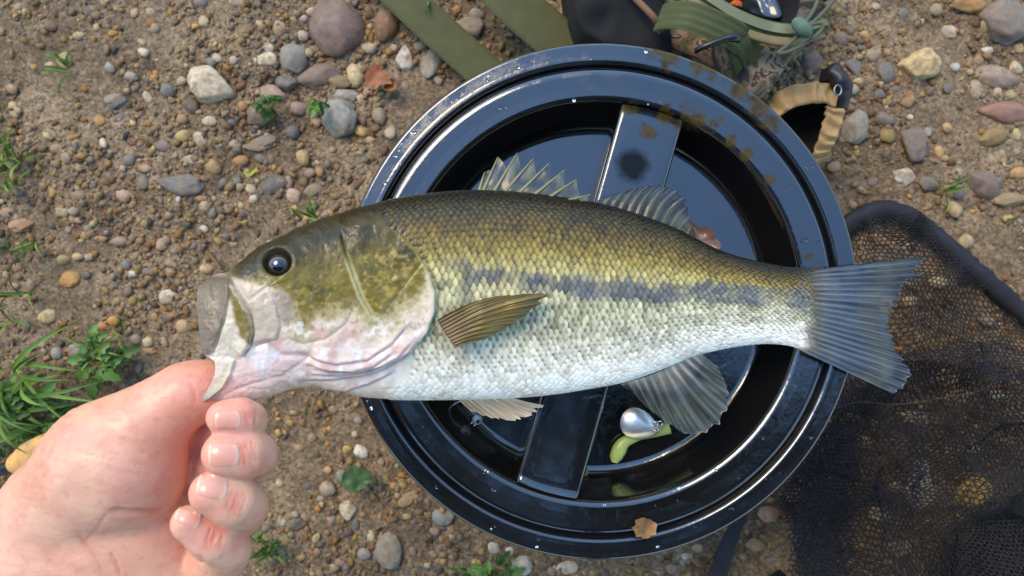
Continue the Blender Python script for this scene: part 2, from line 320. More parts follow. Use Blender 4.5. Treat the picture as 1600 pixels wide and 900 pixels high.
STONES = """263 143 13 12 0 b;180 155 16 11 5 g;232 152 8 11 20 w;228 83 9 7 0 w;226 67 7 5 0 y;170 106 9 8 0 l;72 99 8 6 0 c;97 93 14 13 0 k;299 166 13 15 0 d;286 187 10 8 0 o
325 188 12 8 0 y;361 190 9 8 0 b;381 167 8 7 0 o;404 182 18 16 0 v;288 213 12 10 0 y;313 219 13 15 0 c;158 222 6 10 25 w;90 233 11 8 0 p;108 248 9 9 0 t;203 250 10 9 0 b
142 251 6 5 0 b;174 235 7 5 0 b;228 263 10 7 0 o;226 286 10 12 0 g;296 250 17 8 -5 l;334 262 11 11 0 t;375 250 13 9 0 o;370 282 8 8 0 b;405 246 9 7 0 b;347 285 7 9 0 b
130 245 7 6 0 o;15 163 9 7 0 c;22 178 8 6 0 t;45 195 8 6 0 t;184 183 7 7 0 b;315 5 10 8 0 b;373 5 10 6 0 p;318 33 9 8 0 c;330 73 9 7 0 t;342 94 8 7 0 c;369 98 8 7 0 c
398 207 9 6 0 c;205 120 11 7 0 p;257 228 13 10 0 v;165 75 9 8 0 d;140 15 12 10 0 d;77 40 11 9 0 r;15 138 12 9 0 o;12 332 13 8 0 o;33 350 18 11 10 o;97 331 12 9 0 c
117 330 9 8 0 t;125 345 7 5 0 o;125 305 10 10 0 t;30 298 9 7 0 t;194 305 13 10 0 o;131 368 7 7 0 o;253 379 10 13 -20 o;98 406 11 8 0 k;120 401 8 7 0 c;136 401 8 7 0 c
198 415 9 9 0 b;209 428 8 6 0 w;229 424 10 6 0 g;264 412 9 6 0 p;326 421 11 8 0 y;263 463 14 13 30 c;72 495 13 11 0 c;158 510 10 7 0 o;178 502 10 8 0 o;213 530 9 9 0 t
231 535 8 8 0 c;256 535 6 8 0 o;286 510 12 14 0 y;238 495 7 8 0 o;262 496 11 6 0 d;66 537 8 7 0 t;90 552 9 12 0 s;175 530 11 6 0 o;235 548 11 5 0 o;23 417 8 8 0 o
3 430 6 9 0 c;315 358 10 8 30 w;332 332 7 10 0 b;225 287 10 10 0 g;319 322 9 9 0 c;280 312 5 5 0 w;313 310 10 6 0 o;158 373 10 5 0 o;185 377 14 8 0 p;43 445 7 9 0 t
18 447 7 6 0 t;131 430 8 7 0 d;418 98 19 11 0 c;424 78 9 8 0 w;482 85 10 8 0 c;529 128 17 10 -5 k;451 133 18 13 0 b;540 149 20 11 5 l;565 156 9 10 0 c;468 170 14 11 0 p
490 176 8 8 0 c;495 188 9 8 0 t;594 181 12 14 20 t;609 205 9 12 0 c;565 203 12 9 0 y;563 187 6 6 0 g;457 205 12 10 0 b;413 220 22 9 15 g;472 246 13 14 0 y;408 247 9 7 0 b
425 291 20 13 25 b;449 285 9 10 0 p;458 306 14 12 -20 o;488 297 14 11 0 g;397 311 7 8 0 w;499 268 7 7 0 o;481 269 10 8 0 p;492 254 6 5 0 w;580 76 12 9 15 c;615 76 7 8 0 w
656 72 10 9 0 l;686 125 8 7 0 l;577 20 8 12 0 r;743 21 12 12 0 l;714 14 6 6 0 o;476 30 7 6 0 l;439 48 12 12 0 t;472 57 10 9 0 l;490 20 10 8 0 c;335 100 9 8 0 b
1335 100 13 17 15 b;1384 113 15 18 0 b;1364 87 13 11 0 t;1369 10 7 6 0 c;1412 20 9 9 0 b;1463 15 10 10 0 t;1487 47 14 12 0 c;1543 78 10 7 0 w;1530 94 8 8 0 o;1540 41 10 12 0 t
1594 74 9 9 0 y;1589 105 11 10 0 y;1527 139 10 16 0 t;1561 146 9 12 0 c;1581 148 10 8 0 c;1589 210 8 12 0 c;1586 238 6 6 0 l;1374 147 9 8 0 b;1400 138 7 6 0 b;1481 138 8 9 0 b
1379 187 15 11 0 b;1384 210 12 14 0 k;1415 161 9 9 0 t;1450 287 16 13 0 b;1476 248 7 6 0 o;1466 238 8 11 0 y;1494 273 8 9 0 t;1494 301 10 12 0 b;1487 327 12 14 0 c;1589 271 14 10 0 y
1507 378 12 12 -30 c;1448 207 6 8 0 l;1420 184 5 4 0 w;1331 140 8 9 0 l;1341 128 10 6 0 c;1313 61 14 12 0 g;1303 261 10 8 0 o;1267 97 18 17 0 v;1290 128 10 9 0 d
562 706 12 11 0 w;543 701 7 6 0 y;556 677 6 6 0 y;595 723 6 7 0 p;512 735 7 6 0 o;441 817 9 7 0 l;579 841 8 10 20 c;592 838 5 6 0 c;644 863 6 9 0 p;702 830 8 8 0 o
554 822 7 11 0 b;517 811 7 10 0 t;493 839 6 9 0 c;691 807 18 13 0 s;635 782 18 9 35 t;613 760 6 6 0 o;588 765 6 5 0 o;604 754 6 5 0 c;621 775 5 6 0 p;436 755 6 6 0 c
772 858 12 11 0 w;676 867 6 6 0 o;668 884 6 6 0 c;686 878 7 6 0 p;535 745 10 11 0 s;509 765 14 11 0 t;567 867 12 9 0 l;888 887 18 10 0 c;1073 870 10 7 0 c;1050 888 12 8 0 g
1090 858 9 7 0 y;1030 893 9 7 0 t;520 640 8 7 0 t;560 655 7 6 0 g;470 700 7 6 0 t;455 660 6 5 0 o;500 780 6 5 0 l;480 760 7 5 0 b;530 880 9 7 0 p;470 870 8 6 0 o
1500 620 22 14 20 y;1440 730 12 14 0 w;1520 765 30 20 20 y;1430 770 24 30 0 c;1395 760 12 10 0 y;1370 800 20 14 0 c;1400 850 18 12 0 o;1480 590 20 14 0 c;1430 650 22 12 0 c;1350 690 14 10 0 c
1560 620 14 10 0 w;1470 770 18 22 0 p;1460 440 13 10 0 y;1420 470 12 9 0 y;1540 500 14 10 0 p;1200 800 16 12 0 o;1240 770 14 14 0 o;1180 850 16 12 0 t;1520 700 12 10 0 c;1580 690 14 9 0 t"""
NAMED = [  # larger stones, told apart one by one
 (534, 43, 40, 46, 0, 'v', 'large rounded purple grey rock beside the olive strap'),
 (333, 140, 33, 26, 0, 'c', 'pale yellow angular stone with a pointed lower end'),
 (281, 285, 35, 17, 4, 'b', 'long dark blue grey flat stone on the dirt'),
 (461, 95, 22, 25, -20, 's', 'big smooth white pebble next to the purple rock'),
 (497, 121, 32, 18, 20, 'r', 'dark brown wet oval stone next to the purple rock'),
 (557, 117, 15, 19, 0, 'c', 'cream egg shaped pebble beside the brown wet stone'),
 (428, 150, 20, 14, 5, 'p', 'dull pink wedge shaped stone among small blue pebbles'),
 (531, 188, 26, 29, 10, 's', 'pale blue grey blocky stone among pebbles near the lid'),
 (632, 95, 13, 20, 10, 'w', 'cream white oval pebble close to the olive strap'),
 (670, 100, 15, 23, -5, 'l', 'bluish white oval pebble touching the olive strap edge'),
 (608, 40, 17, 28, -15, 'r', 'narrow reddish brown stone beside the olive strap'),
 (735, 43, 24, 20, 20, 'g', 'brownish grey stone lying between the two olive straps'),
 (400, 226, 20, 9, 18, 'g', 'thin brown grey elongated stone'),
 (411, 98, 1, 1, 0, 'c', None),
 (110, 436, 16, 13, 10, 'o', 'flat oval orange tan pebble alone on dark soil'),
 (124, 549, 17, 15, 0, 's', 'blue grey round stone at the edge of leafy weeds'),
 (1435, 106, 29, 24, 5, 'c', 'big cream and white rounded stone beyond the tan loop'),
 (1333, 202, 20, 27, -30, 'l', 'pale grey oval stone beside the tan loop'),
 (1578, 33, 36, 32, -20, 'g', 'big rounded grey blue stone near an orange cream stone'),
 (1563, 120, 33, 18, -8, 'p', 'brown oblong stone lying alongside the brick red stone'),
 (1566, 176, 38, 17, 0, 'e', 'brick red oblong stone'),
 (1512, 5, 26, 15, 0, 'o', 'orange cream rounded stone near the big grey blue stone'),
 (1552, 212, 20, 14, 30, 'k', 'olive cream slanted stone close to the brick red stone'),
 (1425, 220, 20, 26, -10, 'v', 'mauve brown stone between the tan loop and net hoop'),
 (1413, 276, 18, 15, 0, 'c', 'pale cream blocky pebble close to the net hoop'),
 (1540, 289, 26, 22, -20, 'v', 'dusky purple stone half sunk in dirt beyond the net hoop'),
 (1576, 314, 28, 10, 8, 't', 'long tan sliver of stone next to the dusky purple stone'),
 (543, 796, 12, 15, 15, 'c', 'triangular cream stone near the dark green leaf'),
 (464, 817, 16, 10, 10, 'd', 'charcoal oval pebble near the curled little finger'),
 (610, 860, 20, 27, 10, 'l', 'large light grey egg shaped stone near the lid'),
 (814, 884, 15, 15, 0, 'w', 'whitish round stone tucked under the lid rim'),
]
def put_stone(px, py, rx, ry, ang, key, big, lab=None):
    d = (ZC - GZ) / F; q = P(px, py, GZ); a, b_ = rx * d * 1.12, ry * d * 1.12; h = min(a, b_) * random.uniform(.55, .8)
    o = bpy.data.objects.new('stone', random.choice((rock_hi[1::2] if lab and any(k in lab for k in ('angular', 'blocky', 'triang', 'wedge')) else rock_hi) if big else rock_lo)); COL.objects.link(o)
    o.material_slots[0].link = 'OBJECT'; o.material_slots[0].material = stone_mat[key]
    o.location = (q.x, q.y, float(gh(q.x, q.y)) + h * random.uniform(-.15, .25)); o.scale = (a, b_, h); o.rotation_euler = (random.uniform(-.2, .2), random.uniform(-.2, .2), R(ang) + random.choice((0, math.pi)))
    if lab: tag(o, lab, 'stone', 'larger stones on the dirt')
    else: o.parent = ground
placed = []
for s in NAMED:
    if s[6]: put_stone(*s[:6], True, s[6]); placed.append((s[0], s[1], max(s[2], s[3])))
n_st = 0
for s in STONES.replace('\n', ';').split(';'):
    a = s.split(); x, y, rx, ry, an = map(float, a[:5]); put_stone(x, y, rx, ry, an, a[5], max(rx, ry) > 15); placed.append((x, y, max(rx, ry))); n_st += 1
while n_st < 298:
    x, y = random.uniform(5, 1595), random.uniform(5, 895)
    if math.hypot(x - 900, y - 470) < 400 or (x > 1120 and y > 560) or (x < 420 and y > 600) or (600 < x < 1290 and y < 120): continue
    r = random.uniform(5, 8)
    if any(math.hypot(x - a, y - b) < r + c for a, b, c in placed): continue
    placed.append((x, y, r)); put_stone(x, y, r * random.uniform(.9, 1.25), r, random.uniform(0, 180), random.choice('ccyootttgbplrw'), False); n_st += 1

# gravel: all the small grit as one mass
def gravel():
    bm = bmesh.new(); bmesh.ops.create_icosphere(bm, subdivisions=1, radius=1)
    bv = np.array([v.co[:] for v in bm.verts]); bf = np.array([[v.index for v in f.verts] for f in bm.faces]); bm.free()
    n = 78000; x = RNG.uniform(-.6, .6, n); y = RNG.uniform(-.4, .4, n)
    dens = fbm(np.stack([x, y], -1) * 12, 31, 4) + .25 * fbm(np.stack([x, y], -1) * 45, 41, 2)
    gx_, gy_ = 800 + x * F / (ZC - GZ), 450 - y * F / (ZC - GZ)
    for bx_, by_, br in ((50, 90, 120), (230, 75, 70), (130, 105, 60), (1460, 190, 55), (1560, 390, 70), (120, 400, 60), (640, 170, 70), (500, 230, 50), (470, 720, 60), (560, 660, 50), (1500, 60, 40), (640, 850, 60)):
        dens = dens - .55 * smooth(br, br * .4, np.hypot(gx_ - bx_, gy_ - by_) + 40 * noise(np.stack([gx_, gy_], -1) / 25, 55))
    keep = RNG.uniform(-.55, .35, n) < dens; x, y = x[keep], y[keep]; n = len(x)
    r = .0008 + .0032 * RNG.random(n) ** 3.6; z = gh(x, y)
    an = RNG.uniform(0, 6.28, n); sc = np.stack([r * RNG.uniform(.8, 1.5, n), r, r * RNG.uniform(.6, .9, n)], 1)
    jit = 1 + .34 * RNG.normal(size=(n, len(bv), 1)).clip(-1.5, 1.5)
    v = bv[None] * jit * sc[:, None]; c, s = np.cos(an)[:, None], np.sin(an)[:, None]
    V = np.stack([v[..., 0] * c - v[..., 1] * s + x[:, None], v[..., 0] * s + v[..., 1] * c + y[:, None], v[..., 2] + (z + r * .1)[:, None]], -1)
    pal = np.array([lin(stone_cols[k]) for k in 'tttttttccyoottkggggbdprrrlrt']) * .55 + lin((150, 124, 94)) * .2
    C = pal[RNG.integers(0, len(pal), n)] * RNG.uniform(.6, 1.15, (n, 1))
    Fc = (bf[None] + (np.arange(n) * len(bv))[:, None, None]).reshape(-1, 3)
    o = make('gravel', V.reshape(-1, 3), Fc, mat('grit', .75, .3, attr=True, nvar=.3, nscale=500), ground, np.repeat(C, len(bv), 0), False, 'stuff')
gravel()

# ------------------------------------------------------------ bucket with screw lid
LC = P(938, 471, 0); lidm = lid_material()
bucket = empty('bucket', 'wet black plastic bucket with a round screw lid and crossbar handle', 'bucket')
bucket.location = (LC.x, LC.y, GZ)
def bk(name, V, Fc, m=lidm, par=bucket):
    V = np.asarray(V) - np.array([LC.x, LC.y, GZ]); return make(name, V, Fc, m, par)
def dens(prof, n=3):
    p = np.asarray(prof, float); o = [p[0]]
    for a, b in zip(p[:-1], p[1:]):
        for k in range(1, n + 1): o.append(a + (b - a) * k / n)
    return np.array(o)
lc = (LC.x, LC.y)
V, Fc = lathe([(.128, GZ + .004), (.130, GZ + .001), (.146, -.05), (.147, -.026), (.153, -.026), (.153, -.02), (.10, -.05)][:6], lc)
bk('body', V, Fc, mat('bucket_plastic', .35, .5, (.012, .012, .014), bump=.1, bscale=80))
V, Fc = lathe([(.1545, -.036), (.1560, -.034), (.1572, -.006), (.1570, -.0025), (.1562, -.0008), (.1550, -.0001), (.1520, 0), (.1480, .0002), (.1462, .0006), (.1450, .0004), (.1442, -.0004), (.1436, -.0014), (.1430, -.0034), (.1424, -.0048), (.1410, -.0052), (.138, -.0052)], lc, 320)
ring = bk('lid_ring', V, Fc)
V, Fc = lathe(([(.1422, -.0060), (.1416, -.0044), (.1409, -.0018), (.1402, -.0008), (.1386, -.0003), (.137, 0), (.130, -.0004), (.1245, -.0004), (.1225, -.0012), (.1212, -.0030), (.1202, -.0060), (.1135, -.0315), (.1122, -.0345), (.1104, -.0362), (.1075, -.0368), (.06, -.0368), (.0005, -.0368)]), lc, 320)
bk('lid_centre', V, Fc)
# crossbar: rounded-top box along the diameter with curved ends
ang = math.atan2(580, 162); bx = np.array([math.cos(ang), math.sin(ang)]); by = np.array([-bx[1], bx[0]])
prof = [(-0.02093, -.0372), (-0.01973, -.006), (-0.0194, -.003), (-0.01853, -.0016), (-0.01744, -.0011), (-0.01635, -.0010), (-0.00872, -.0010), (0, -.0010), (0.00872, -.0010), (0.01635, -.0010), (0.01744, -.0011), (0.01853, -.0016), (0.0194, -.003), (0.01973, -.006), (0.02093, -.0372)]
sec = np.linspace(-1, 1, 41); Vb = []
for s in sec:
    for q, z in prof:
        zz = z - (.0008 if abs(s) > .98 else 0); l = s * math.sqrt(.1204 ** 2 - q * q)
        e = bx * l + by * q; Vb.append((LC.x + e[0], LC.y + e[1], zz))
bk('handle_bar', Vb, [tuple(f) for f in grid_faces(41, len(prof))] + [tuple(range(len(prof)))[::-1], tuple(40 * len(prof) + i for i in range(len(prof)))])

# water drops standing on the lid
wm = mat('water', .02, .5, (1, 1, 1), trans=1, ior=1.33)
def drops():
    m = MB(); n_a, n_r = 9, 4
    for k in range(120):
        a = random.uniform(0, 6.283); q = random.random()
        if q < .45: r = random.uniform(.146, .154); z = .0003
        elif q < .85: r = random.uniform(.1225, .137); z = -.0003
        else: r = random.uniform(0, .104); z = -.0368
        if z < -.01 and abs(r * math.sin(a - ang)) < .022: continue
        s = random.choice((.0006, .0007, .0009, .0013)) * random.uniform(.7, 1.3)
        cx, cy = LC.x + r * math.cos(a), LC.y + r * math.sin(a); V = [(cx, cy, z + s * .55)]; el = random.uniform(.7, 1.5)
        for i in range(1, n_r + 1):
            t = i / n_r
            for j in range(n_a):
                b = j * 6.2832 / n_a; V.append((cx + el * s * t * math.cos(b), cy + s * t * math.sin(b), z + s * .55 * (1 - t * t) - (.0003 if i == n_r else 0)))
        Fc = [(0, 1 + j, 1 + (j + 1) % n_a) for j in range(n_a)]
        for i in range(n_r - 1):
            for j in range(n_a):
                p, p2 = 1 + i * n_a + j, 1 + i * n_a + (j + 1) % n_a; Fc.append((p, p + n_a, p2 + n_a, p2))
        Fc.append(tuple(1 + (n_r - 1) * n_a + j for j in range(n_a))[::-1]); m.add(V, Fc)
    o = m.build('water_drops', wm, None, 'stuff'); tag(o, 'clear water drops standing on the black lid', 'water drops')
drops()

# ------------------------------------------------------------ the fish
fish = empty('bass', 'olive and silver largemouth bass held by its lower jaw over the lid', 'fish')
TOP = [(323, 438), (338, 429), (360, 423), (400, 391), (440, 370), (480, 352), (520, 338), (560, 325), (600, 316), (640, 308), (690, 302), (740, 299), (800, 301), (860, 307), (920, 316), (980, 331), (1040, 352), (1080, 371), (1120, 391), (1160, 404), (1200, 413), (1240, 419), (1285, 416)]
BOT = [(315, 634), (345, 632), (375, 628), (420, 619), (455, 608), (490, 603), (525, 609), (560, 618), (600, 622), (640, 623), (690, 623), (740, 622), (800, 620), (860, 615), (920, 606), (980, 594), (1040, 573), (1080, 556), (1120, 546), (1160, 539), (1200, 536), (1240, 541), (1285, 560)]
XK = np.array([318, 340, 368, 410, 448, 485, 522, 560, 600, 640, 690, 740, 800, 860, 920, 980, 1040, 1080, 1120, 1160, 1200, 1240, 1285], float)
TH = np.interp(XK, [315, 345, 400, 460, 540, 620, 720, 850, 950, 1060, 1160, 1240, 1290], [.011, .016, .0215, .0265, .030, .0315, .031, .028, .0245, .019, .0125, .0075, .0025])
ZM = np.interp(XK, [315, 450, 600, 750, 900, 1050, 1180, 1262, 1290], [.090, .074, .054, .041, .0315, .0235, .0165, .0120, .0105])
LEFT = np.array([(323, 438), (318, 448), (319, 470), (324, 504), (330, 540), (334, 552), (346, 559), (355, 565), (352, 577), (342, 596), (326, 614), (316, 626), (315, 634)], float)
NU, NT, NB = 760, 300, 70
ub = spline(np.c_[XK, TOP, BOT, TH * 1e4, ZM * 1e4], NU)
Tt, Bb, Th, Zm = ub[:, 1:3], ub[:, 3:5], ub[:, 5] / 1e4, ub[:, 6] / 1e4
ll = np.r_[0, np.cumsum(np.hypot(*np.diff(LEFT, axis=0).T))]; ll /= ll[-1]
def body_point(iu, phi):
    """phi 0..pi camera side (top edge to belly), pi..2pi far side"""
    v = .5 - .5 * np.cos(phi)
    s = np.abs(np.sin(phi)) ** .86 * np.sign(np.sin(phi))
    t, b, th, zm, x = (np.interp(iu, np.arange(NU), a) for a in (Tt[:, 0], Bb[:, 0], Th, Zm, ub[:, 0]))
    ty, by_ = np.interp(iu, np.arange(NU), Tt[:, 1]), np.interp(iu, np.arange(NU), Bb[:, 1])
    px = t + (b - t) * v; py = ty + (by_ - ty) * v
    lx = np.interp(v, ll, LEFT[:, 0]) - (323 - 8 * v); ly = np.interp(v, ll, LEFT[:, 1]) - (438 + 196 * v)
    wgt = np.exp(-np.maximum(x - 318, 0) / 22.0); px = px + lx * wgt; py = py + ly * wgt
    # keel: body fullest above the middle, belly round
    z = zm + th * s * (1.0 + .10 * np.cos(phi))
    q = Pn(px, py, zm); q[..., 2] = z
    return q
phi = np.r_[np.linspace(0, math.pi, NT), np.linspace(math.pi, 2 * math.pi, NB + 2)[1:-1]]; NP = len(phi)
IU, PH = np.meshgrid(np.arange(NU), phi, indexing='ij')
BV = body_point(IU, PH)
def normals(Vg, closed=True):
    du = np.gradient(Vg, axis=0)
    dv = (np.roll(Vg, -1, 1) - np.roll(Vg, 1, 1)) if closed else np.gradient(Vg, axis=1)
    n = np.cross(du, dv); return n / (np.linalg.norm(n, axis=-1, keepdims=True) + 1e-12)
BN = normals(BV)
if BN[NU // 2, NT // 2, 2] < 0: BN = -BN
C1 = lambda L: [(300 + a / 2.5, 280 + b / 2.5) for a, b in L]
OPER = C1([(590, 185), (700, 180), (800, 205), (880, 290), (925, 370), (948, 440), (945, 520), (915, 600), (850, 670), (760, 715), (650, 742), (540, 735), (440, 720)])
PREO = C1([(580, 200), (600, 290), (630, 380), (660, 460), (700, 530), (735, 545)])
SUBO = C1([(730, 545), (790, 460), (850, 380), (905, 310)])
CHEEK = C1([(640, 480), (600, 560), (520, 620), (430, 640), (350, 610)])
MAXR = C1([(155, 390), (230, 470), (300, 420), (330, 500), (345, 570), (330, 625), (250, 640), (225, 660)])
MAXM = C1([(150, 390), (190, 460), (228, 530), (238, 600), (225, 655), (190, 697)])
PREM = C1([(150, 380), (152, 450), (130, 540), (95, 640), (80, 682)])
LIPB = C1([(168, 700), (150, 760), (120, 812), (70, 850), (40, 868)])
JAW = C1([(225, 660), (300, 640), (345, 690), (480, 690)])
JAW2 = C1([(110, 850), (230, 800), (350, 770), (470, 690)])
FOLDS = [C1([(420, 790), (560, 780), (700, 760), (820, 700), (900, 600)]), C1([(450, 760), (580, 765), (700, 742), (800, 690), (870, 620)]),
         C1([(480, 740), (600, 745), (700, 722), (790, 670)]), C1([(480, 820), (600, 830), (690, 800), (790, 750)]), C1([(430, 690), (560, 715), (680, 700), (780, 640), (850, 560)])]
def features(px, py):
    """relief of the head in metres along the surface normal"""
    h = np.zeros(np.shape(px))
    def lip(poly, amp, decay, sharp=1.2, side=1, fade=.12):
        d, s, t = seg_dist(px, py, poly); sd_ = d * s * side
        w_ = smooth(0, fade, t) * smooth(1, 1 - fade, t) if fade else 1
        return amp * np.exp(-np.maximum(sd_, 0) / decay) * smooth(-sharp, sharp, sd_) * w_ * (sd_ > -sharp * 2)
    def groove(poly, amp, wd):
        d, s, t = seg_dist(px, py, poly); return -amp * np.exp(-(d / wd) ** 2) * smooth(0, .1, t) * smooth(1, .9, t)
    h += lip(OPER, .0030, 38, 1.6, 1, .06)
    h += lip(PREO, .0016, 16, 1.4, 1) + groove(PREO, .0010, 2.6)
    h += lip(SUBO, .0009, 14, 2, -1) + groove(SUBO, .0006, 3)
    h += lip(CHEEK, .0010, 16, 2.2, 1) + groove(CHEEK, .0006, 4)
    h += lip(MAXM, .0030, 16, 1.5, 1, .05) + groove(MAXM, .0018, 3)
    h += lip(MAXR, .0012, 14, 2.0, 1, .05) + groove(MAXR, .0007, 3)
    h += lip(PREM, .0016, 12, 1.5, 1, .05) + groove(PREM, .0010, 2.2)
    h += lip(LIPB, .0018, 9, 1.6, 1, .04) + groove(JAW, .0016, 5) + groove(JAW2, .0006, 3)
    for k, f in enumerate(FOLDS): h += lip(f, .0011, 9, 1.6, -1 if k != 4 else -1) + groove(f, .0007, 2.2)
    de = np.hypot((px - 433) / 1.05, py - 409)
    h += .0006 * np.exp(-((de - 27) / 8) ** 2) - .0042 * smooth(23, 17, de)            # eye socket rim
    hd = smooth(690, 640, px)
    pp = np.stack([px, py], -1)
    h += hd * (.0008 * fbm(pp / 20, 61, 3) + .00022 * fbm(pp / 6, 66, 2) + .0003 * np.abs(noise(np.stack([px / 40, py / 9], -1), 69)) * smooth(540, 570, py))
    return h
PX, PY = proj(BV); up = smooth(-.05, .25, BN[..., 2])
h = features(PX, PY) * up
BV2 = BV + BN * h[..., None]
def fish_color(px, py, v, fine=True):
    """pigment of the skin, with the jaw highlight painted in; v 0 = back edge, 1 = belly edge"""
    pp = np.stack([px, py], -1)
    n1 = fbm(pp / 26, 71, 4); n2 = fbm(pp / 6.0, 75, 3)
    st = [0, .045, .11, .20, .30, .40, .52, .66, .80, .9, 1.0]
    cs = lin([(22, 18, 9), (32, 26, 10), (62, 50, 15), (98, 80, 26), (138, 120, 56), (180, 168, 112), (188, 182, 144), (192, 187, 158), (222, 215, 194), (246, 238, 222), (246, 234, 220)])
    vv = v + .035 * n1 + .02 * n2
    # the tail root keeps less of the golden band
    vv = np.where(px > 1050, vv * (1 + .10 * smooth(1050, 1250, px)), vv)
    c = np.stack([np.interp(vv, st, cs[:, k]) for k in range(3)], -1)
    def lay(col, a): nonlocal c; c = c + (lin(col) - c) * np.clip(a, 0, 1)[..., None]
    ln = [(672, 405), (740, 428), (820, 440), (900, 449), (1000, 456), (1100, 458), (1200, 463), (1300, 470)]
    d, s, t = seg_dist(px, py, ln)
    wv = 11 + 9 * n1 + 10 * n2 + 4 * smooth(800, 950, px)
    lay((94, 95, 95), .92 * smooth(wv + 7, wv - 5, d) * smooth(660, 760, px) * (.92 + .6 * n1 + .2 * n2))
    # speckled flank below the stripe
    lay((150, 148, 104), .6 * smooth(-.05, .35, n2 + .6 * n1) * smooth(.50, .56, v) * smooth(.80, .68, v))
    lay((118, 116, 92), .75 * smooth(.05, .4, n1 + .4 * n2) * smooth(780, 700, px) * smooth(430, 450, py) * smooth(560, 500, py))
    lay((112, 116, 112), .45 * smooth(1235, 1290, px + 10 * n2))
    # head
    hd = smooth(0, 8, -seg_side(px, py))
    head = np.zeros_like(c) + lin((226, 206, 192)); hc = head
    def hl(col, a):
        nonlocal hc; hc = hc + (lin(col) - hc) * np.clip(a, 0, 1)[..., None]
    def area(poly, soft, wob=0): return smooth(soft, -soft, poly_sd(px, py, C1(poly)) + wob)
    wob = 12 * n1 + 9 * n2
    hl((196, 176, 118), .8 * area([(100, 300), (330, 150), (640, 60), (860, 120), (970, 330), (940, 430), (870, 520), (780, 590), (700, 600), (620, 560), (540, 600), (460, 640), (390, 610), (370, 520), (310, 425), (250, 410), (150, 385)], 26, wob * 1.5))
    hl((114, 99, 34), area([(100, 300), (330, 150), (640, 60), (860, 120), (960, 330), (905, 400), (840, 470), (760, 540), (700, 540), (640, 500), (560, 530), (470, 590), (390, 560), (380, 500), (310, 425), (250, 410), (150, 385)], 20, wob * 1.9))
    hl((78, 68, 24), .75 * smooth(-.1, .35, n1 + .5 * n2) * area([(150, 380), (300, 200), (640, 100), (840, 150), (900, 330), (800, 420), (620, 400), (500, 480), (300, 400)], 14))
    hl((176, 152, 70), .55 * smooth(.05, .4, n2 + .5 * fbm(pp / 9, 91, 2)) * area([(400, 400), (580, 400), (600, 540), (420, 590)], 22, wob))
    hl((168, 146, 66), .6 * smooth(-.05, .35, n2) * area([(640, 280), (860, 280), (880, 420), (720, 520), (650, 420)], 8))
    hl((34, 29, 14), .95 * smooth(.34, .12, v + .10 * n1 + .05 * n2) * smooth(330, 380, px))
    hl((50, 44, 24), .85 * smooth(14, 4, np.hypot(px - 640, py - 386) * .45 + 6 * n2))
    hl((180, 170, 120), .85 * smooth(7, 2, seg_dist(px, py, PREO)[0] - 1.5) * smooth(395, 430, py))
    hl((206, 192, 170), .7 * smooth(9, 2, seg_dist(px, py, OPER)[0]) * smooth(420, 470, py))
    n3 = fbm(pp / 13, 141, 4)
    hl((238, 228, 216), .8 * smooth(-.05, .4, n3) * smooth(480, 520, py))
    hl((208, 164, 150), .65 * smooth(0, .45, n1 - .4 * n3) * smooth(490, 520, py))
    hl((150, 132, 84), .55 * smooth(.12, .4, n2) * smooth(470, 490, py) * smooth(545, 505, py))
    hl((182, 166, 146), area([(155, 385), (290, 420), (340, 520), (350, 610), (230, 650), (232, 560), (185, 470)], 5))
    hl((158, 138, 122), .85 * area([(310, 440), (350, 430), (390, 470), (398, 540), (375, 575), (340, 540)], 5, wob * .4))
    hl((112, 98, 80), area([(0, 370), (150, 380), (155, 450), (125, 560), (95, 690), (40, 690), (0, 560)], 4))
    hl((92, 82, 66), .8 * area([(20, 370), (150, 370), (150, 410), (40, 430)], 8))
    hl((196, 184, 162), area([(150, 470), (130, 560), (95, 640), (75, 690), (190, 705), (228, 655), (210, 600), (175, 560)], 4))
    hl((116, 98, 38), area([(152, 440), (185, 465), (222, 530), (234, 590), (226, 640), (196, 615), (172, 560), (160, 500)], 4, wob * .3))
    hl((216, 182, 176), .7 * area([(100, 870), (230, 700), (330, 640), (470, 680), (340, 790), (200, 850)], 10, wob * .5))
    hl((234, 228, 226), .9 * area([(230, 690), (300, 650), (340, 680), (300, 740), (240, 745)], 9, wob * .5))  # highlight on the lower jaw, painted as a pale patch
    hl((206, 200, 172), area([(170, 698), (145, 700), (100, 790), (40, 850), (30, 880), (100, 840), (150, 760)], 3))
    hl((150, 120, 118), .8 * area([(20, 850), (110, 830), (120, 870), (30, 900)], 8))
    hl((170, 140, 150), .55 * smooth(5, 1, np.min([seg_dist(px, py, f)[0] for f in FOLDS], axis=0)))
    de = np.hypot((px - 433) / 1.05, py - 409)
    hl((46, 40, 20), .9 * smooth(27, 21, de))
    c = c * (1 - hd[..., None]) + hc * hd[..., None]
    return c
HEADP = OPER[:-4] + [(640, 572), (618, 602), (588, 640), (250, 690), (250, 250), (530, 290)]
def seg_side(px, py): return poly_sd(px, py, HEADP)      # negative on the head
VV = np.broadcast_to(.5 - .5 * np.cos(PH), PH.shape)
col = fish_color(PX, PY, VV)
skin = mat('fish_skin', .34, .42, attr=True, coat=.22, coat_rough=.07, bump=.25, bscale=900, rvar=.08, rscale=300, sss=.08, sss_rad=(.003, .002, .0015))
FQ = grid_faces(NU, NP, False, True)
vc = next(n for n in skin.node_tree.nodes if n.type == 'VERTEX_COLOR'); skin.node_tree.links.new(vc.outputs['Alpha'], skin.node_tree.nodes['Principled BSDF'].inputs['Coat Weight'])
slime = (.06 + .75 * smooth(.35, .65, VV)).reshape(-1, 1)     # slime film thicker on jaw and belly
cap = np.array([BV2[0].mean(0) + (.012, 0, 0), BV2[-1].mean(0)])
